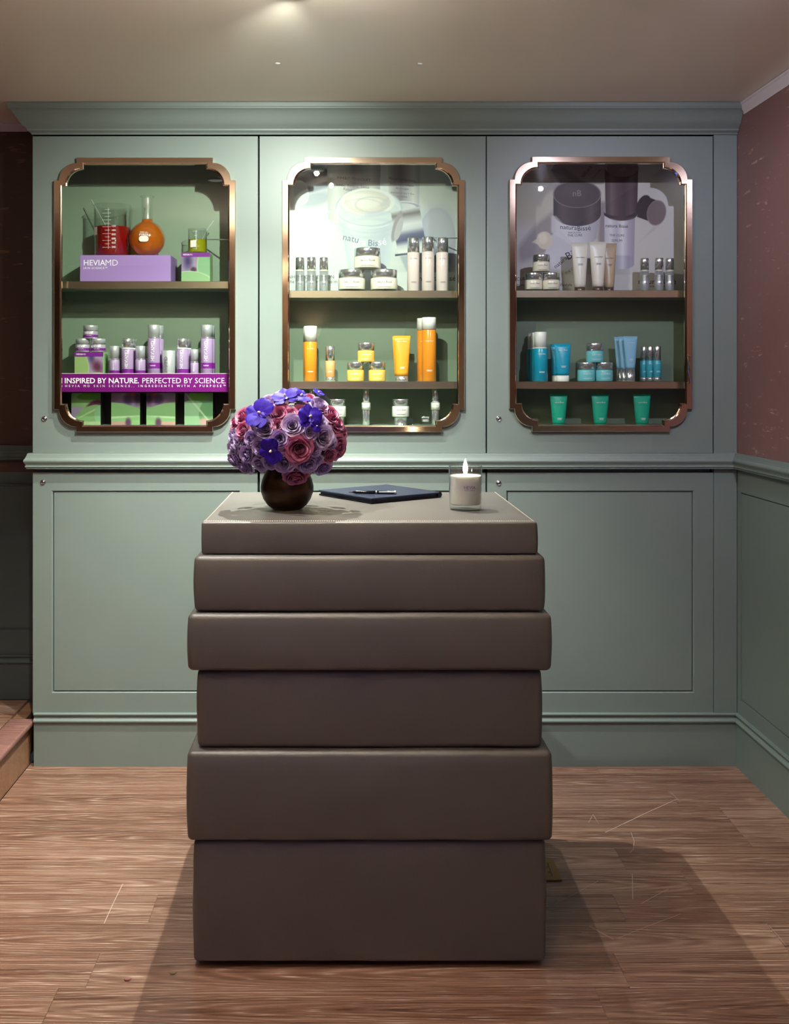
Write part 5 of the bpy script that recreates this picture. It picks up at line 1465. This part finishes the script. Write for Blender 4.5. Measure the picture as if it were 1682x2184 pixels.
b = m_bottle(sz(11.2, Y1), sz(yb - 738.5, Y1), sz(29, Y1), LILAC, SATIN, WHITEINK, capR=.92, lip=True, band=(.10, .50), vert=(.74, .42))
place(b, 244, Z_M, Y1, 'small lilac bottle with satin cap beside the leaf carton', 'small lilac bottles in the left cabinet'); dup(b, 299.5, Z_M, Y1, 'small lilac bottle with satin cap beside the tallest lilac bottle', 'small lilac bottles in the left cabinet'); dup(b, 250, Z_M, Y1 + .04, 'small lilac bottle hidden behind the one beside the leaf carton', 'small lilac bottles in the left cabinet'); dup(b, 304, Z_M, Y1 + .04, 'small lilac bottle hidden behind the one beside the tallest bottle', 'small lilac bottles in the left cabinet')
b = m_bottle(sz(12.4, Y1), sz(yb - 723, Y1), sz(22, Y1), LILAC, CHROME, WHITEINK, capR=.94, lip='white', band=(.10, .38), vert=(.68, .56))
place(b, 272, Z_M, Y1 - .008, 'medium lilac bottle with ribbed chrome cap between two small bottles', 'medium lilac bottles in the left cabinet'); dup(b, 389, Z_M, Y1 - .008, 'medium lilac bottle with chrome cap beside the silver tumbler', 'medium lilac bottles in the left cabinet'); dup(b, 280, Z_M, Y1 + .035, 'medium lilac bottle hidden behind the one between two small bottles', 'medium lilac bottles in the left cabinet'); dup(b, 396, Z_M, Y1 + .035, 'medium lilac bottle hidden behind the one beside the silver tumbler', 'medium lilac bottles in the left cabinet')
b = m_bottle(sz(13.0, Y1), sz(yb - 694, Y1), sz(28, Y1), LILAC, SATIN, WHITEINK, capR=.96, lip=True, band=(.30, .43), vert=(.70, .46))
place(b, 328, Z_M, Y1 - .008, 'tall lilac bottle with satin cap in front of its twin beside the silver tumbler', 'tall lilac bottles in the left cabinet'); dup(b, 336, Z_M, Y1 + .035, 'tall lilac bottle hidden behind its twin beside the silver tumbler', 'tall lilac bottles in the left cabinet'); dup(b, 441, Z_M, Y1 - .008, 'tall lilac bottle with satin cap at the hinge side of the left cabinet', 'tall lilac bottles in the left cabinet'); dup(b, 445.5, Z_M, Y1 + .035, 'tall lilac bottle hidden behind its twin at the hinge side', 'tall lilac bottles in the left cabinet')
b = m_bottle(sz(8.8, Y1), sz(yb - 745.5, Y1), sz(28, Y1), LILAC, SATIN, WHITEINK, capR=.94, lip=True, band=(.10, .42), vert=(.72, .42))
place(b, 414.5, Z_M, Y1, 'smallest lilac bottle with satin cap between two bigger ones')
t = thing('tumbler', 'silver tapered tumbler with vertical lettering among the lilac bottles', 'tumbler')
Rt = sz(15.5, Y1); Ht = sz(yb - 748.5, Y1)
obj('body', lathe([(0, 0), (Rt * .82, 0), (Rt * .84, .002), (Rt, Ht - .001), (Rt * .98, Ht), (Rt * .92, Ht), (Rt * .9, Ht - .004), (0, Ht - .004)], 32), SATIN, t)
text('HEVIAMD', t, (-.006, 0, Ht * .5), GREYINK, width=Ht * .6, rot=PI / 2, bend=Rt + .0002)
place(t, 360, Z_M, Y1, t['label'])
# ---------------- left cabinet, floor: leaf printed cartons before a black board
tag(obj('display_board', box(-.375, .375, 0, .006, 0, PZ(842, 3.7) - Z_B), BLACKB, None, ((CASES[0]['d'][0] + CASES[0]['d'][1]) / 2, 3.735, Z_B)), 'black board behind the leaf printed cartons in the left cabinet', 'board')
for k, (a_, b_, kind) in enumerate([(152, 214.5, 0), (237, 298.5, 1), (312, 374, 2), (393, 454, 3)]):
    carton(a_, b_, 838, Z_B, 3.648, .06, kind, ['carton printed with green leaves and a crimson corner', 'carton printed with a leaf pointing right under purple blossom', 'carton printed with a leaf pointing left under purple blossom', 'carton printed with bright leaves near the hinge side'][k], group='leaf printed cartons on the floor of the left cabinet', side=(18, 18, 18))
# ---------------- left cabinet, top shelf
Yk = 3.630
w = sz(364 - 170.5, Yk); hgt = PZ(544, Yk) - Z_T0
t = thing('plinth_box', 'lilac box with white lettering carrying the red beaker and the amber flask', 'box', (((364 + 170.5) / 2 - VX) * Yk / F, Yk, Z_T0))
obj('box', box(-w / 2, w / 2, 0, .142, 0, hgt, .0008, 1), pm('lilac_card', (156, 122, 184), rough=.45), t)
ox = lambda px: ((px - VX) - ((364 + 170.5) / 2 - VX)) * Yk / F
text('HEVIA', t, (ox(201), -.0006, PZ(561, Yk) - Z_T0), WHITEINK, width=sz(46, Yk), weight=.004); text('MD', t, (ox(238), -.0006, PZ(561, Yk) - Z_T0), WHITEINK, width=sz(26, Yk), weight=-.012)
text('SKIN SCIENCE™', t, (ox(203.5), -.0006, PZ(572, Yk) - Z_T0), WHITEINK, width=sz(51, Yk), spacing=1.15)
carton(386.5, 447.5, 538.5, Z_T0, 3.640, .08, 5, 'leaf printed carton with purple header under the small beaker', header=sz(9.5, 3.64))
def liquid(name, rgb):
    return mat(name, rgb, rough=.05, trans=.55, ior=1.33, spec=.5)
def beaker(px, zb, Y, Rpx, Hpx, liq, lm, label, rod):
    R, Hh, lh = sz(Rpx, Y), sz(Hpx, Y), sz(liq, Y)
    t = thing('beaker', label, 'beaker', ((px - VX) * Y / F, Y, zb))
    obj('glass', lathe([(0, .0006), (R * .94, .0006), (R, .004), (R, Hh - .004), (R * 1.04, Hh), (R * 1.02, Hh + .0006), (R * .97, Hh - .004), (R * .97, .005), (R * .9, .003), (0, .003)], 40, ang=1.2), LABGLASS, t)
    obj('liquid', lathe([(0, .0034), (R * .92, .0034), (R * .965, .0055), (R * .965, lh), (0, lh)], 40), lm, t)
    bm = bm_new()
    n = int(Hpx / 9)
    for k in range(n):
        z = Hh * (.15 + .72 * k / max(1, n - 1)); l = R * (.34 if k % 2 == 0 else .2)
        for s0_, s1_ in ((-l, l * .4),):
            pts = [(s0_, z - .0004), (s1_, z - .0004), (s1_, z + .0004), (s0_, z + .0004)]
            bm.faces.new([bm.verts.new(((R + .0005) * math.sin(a_ / R), -(R + .0005) * math.cos(a_ / R), b_)) for a_, b_ in pts])
    pts = [(-.0004, Hh * .12), (.0004, Hh * .12), (.0004, Hh * .9), (-.0004, Hh * .9)]
    bm.faces.new([bm.verts.new(((R + .0005) * math.sin(a_ / R), -(R + .0005) * math.cos(a_ / R), b_)) for a_, b_ in pts])
    obj('graduation', bm, WHITEINK, t)
    obj('rod', tube_path(bm_new(), rod(R, Hh), .0016, 8), mat('pale_glass_rod', (205, 214, 210), rough=.12, trans=.4), t)
    return t, R, Hh
RED = liquid('red_liquid', (196, 14, 16)); AMB = liquid('amber_liquid', (226, 120, 20)); YEL = liquid('olive_yellow_liquid', (206, 196, 24))
zb = PZ(544, Yk) + .0006; Yb = 3.704
t, R, Hh = beaker(240, zb, Yb, 38.3, 110, 63, RED, 'large glass beaker half full of red liquid with a stirring rod', lambda R, Hh: [(-R * 1.18, 0, Hh * 1.12), (-R * .35, -R * .1, Hh * .60), (0, -R * .2, Hh * .08)])
for k, s_ in enumerate(('200', '400', '600', '800', '1000', '1200')): text(s_, t, (R * .28, .0015, Hh * (.155 + .08 * k)), WHITEINK, width=R * .22, bend=R + .0006)
obj('patch', box(-R * .16, R * .16, 0, .0004, 0, R * .44, .0002, 1), pm('pale_patch', (226, 190, 190), rough=.5), t, (-R * .78, -R * .66, Hh * .40), (0, 0, -.85))
Yb = 3.664
t = thing('flask', 'round bottomed flask full of amber liquid on the lilac box', 'flask', ((314 - VX) * Yb / F, Yb, zb))
Rf = sz(38, Yb); Rn = sz(11.6, Yb); Hf = sz(127, Yb)
pr = [(0, .0008), (Rf * .40, .0010)]
zcf = Rf * .95
for k in range(13):
    a = math.radians(-62 + k * 131 / 12)
    pr.append((Rf * math.cos(a), zcf + Rf * math.sin(a)))
pr += [(Rn * 1.04, zcf + Rf * 1.0), (Rn, zcf + Rf * 1.1), (Rn, Hf - .008), (Rn * 1.0, Hf - .006), (Rn * 1.28, Hf - .003), (Rn * 1.28, Hf), (Rn * 1.0, Hf)]
obj('glass', lathe(pr, 40, ang=1.5, cap1=False), LABGLASS, t)
pl2 = [(0, .0024)] + [(max(0, r - .0016), z + (.0016 if z < .002 else 0)) for r, z in pr[1:] if z < zcf + Rf * 1.15] 
pl2.append((0, pl2[-1][1]))
obj('liquid', lathe(pl2, 40, ang=1.5), AMB, t)
text('1000 mL', t, (0, -Rf - .0008, zcf + Rf * .24), WHITEINK, width=Rf * .42); text('PYREX', t, (0, -Rf - .0008, zcf + Rf * .10), WHITEINK, width=Rf * .5)
bm = bm_new()
pts = []
for cx_, a0 in ((Rf * .13, -PI / 2), (-Rf * .13, PI / 2)):
    for k in range(9): a = a0 + k * PI / 8; pts.append((cx_ + Rf * .14 * math.cos(a), Rf * .16 * math.sin(a)))
bm.faces.new([bm.verts.new((a, 0, b_)) for a, b_ in pts])
obj('patch', bm, pm('white_enamel', (226, 216, 206), rough=.4), t, (0, -Rf - .0008, zcf - Rf * .12))
t, R, Hh = beaker(421, PZ(538.5, 3.64) + .0006, 3.680, 20, 52, 29, YEL, 'small glass beaker of olive yellow liquid on the leaf carton', lambda R, Hh: [(R * 1.7, 0, Hh * 1.36), (R * .9, -R * .1, Hh * .9), (0, 0, Hh * .12)])
obj('patch', box(-R * .34, R * .34, 0, .0004, 0, R * .72, .0002, 1), MATS['white_enamel'], t, (-R * .30, -R * .98, Hh * .22), (0, 0, -.28))
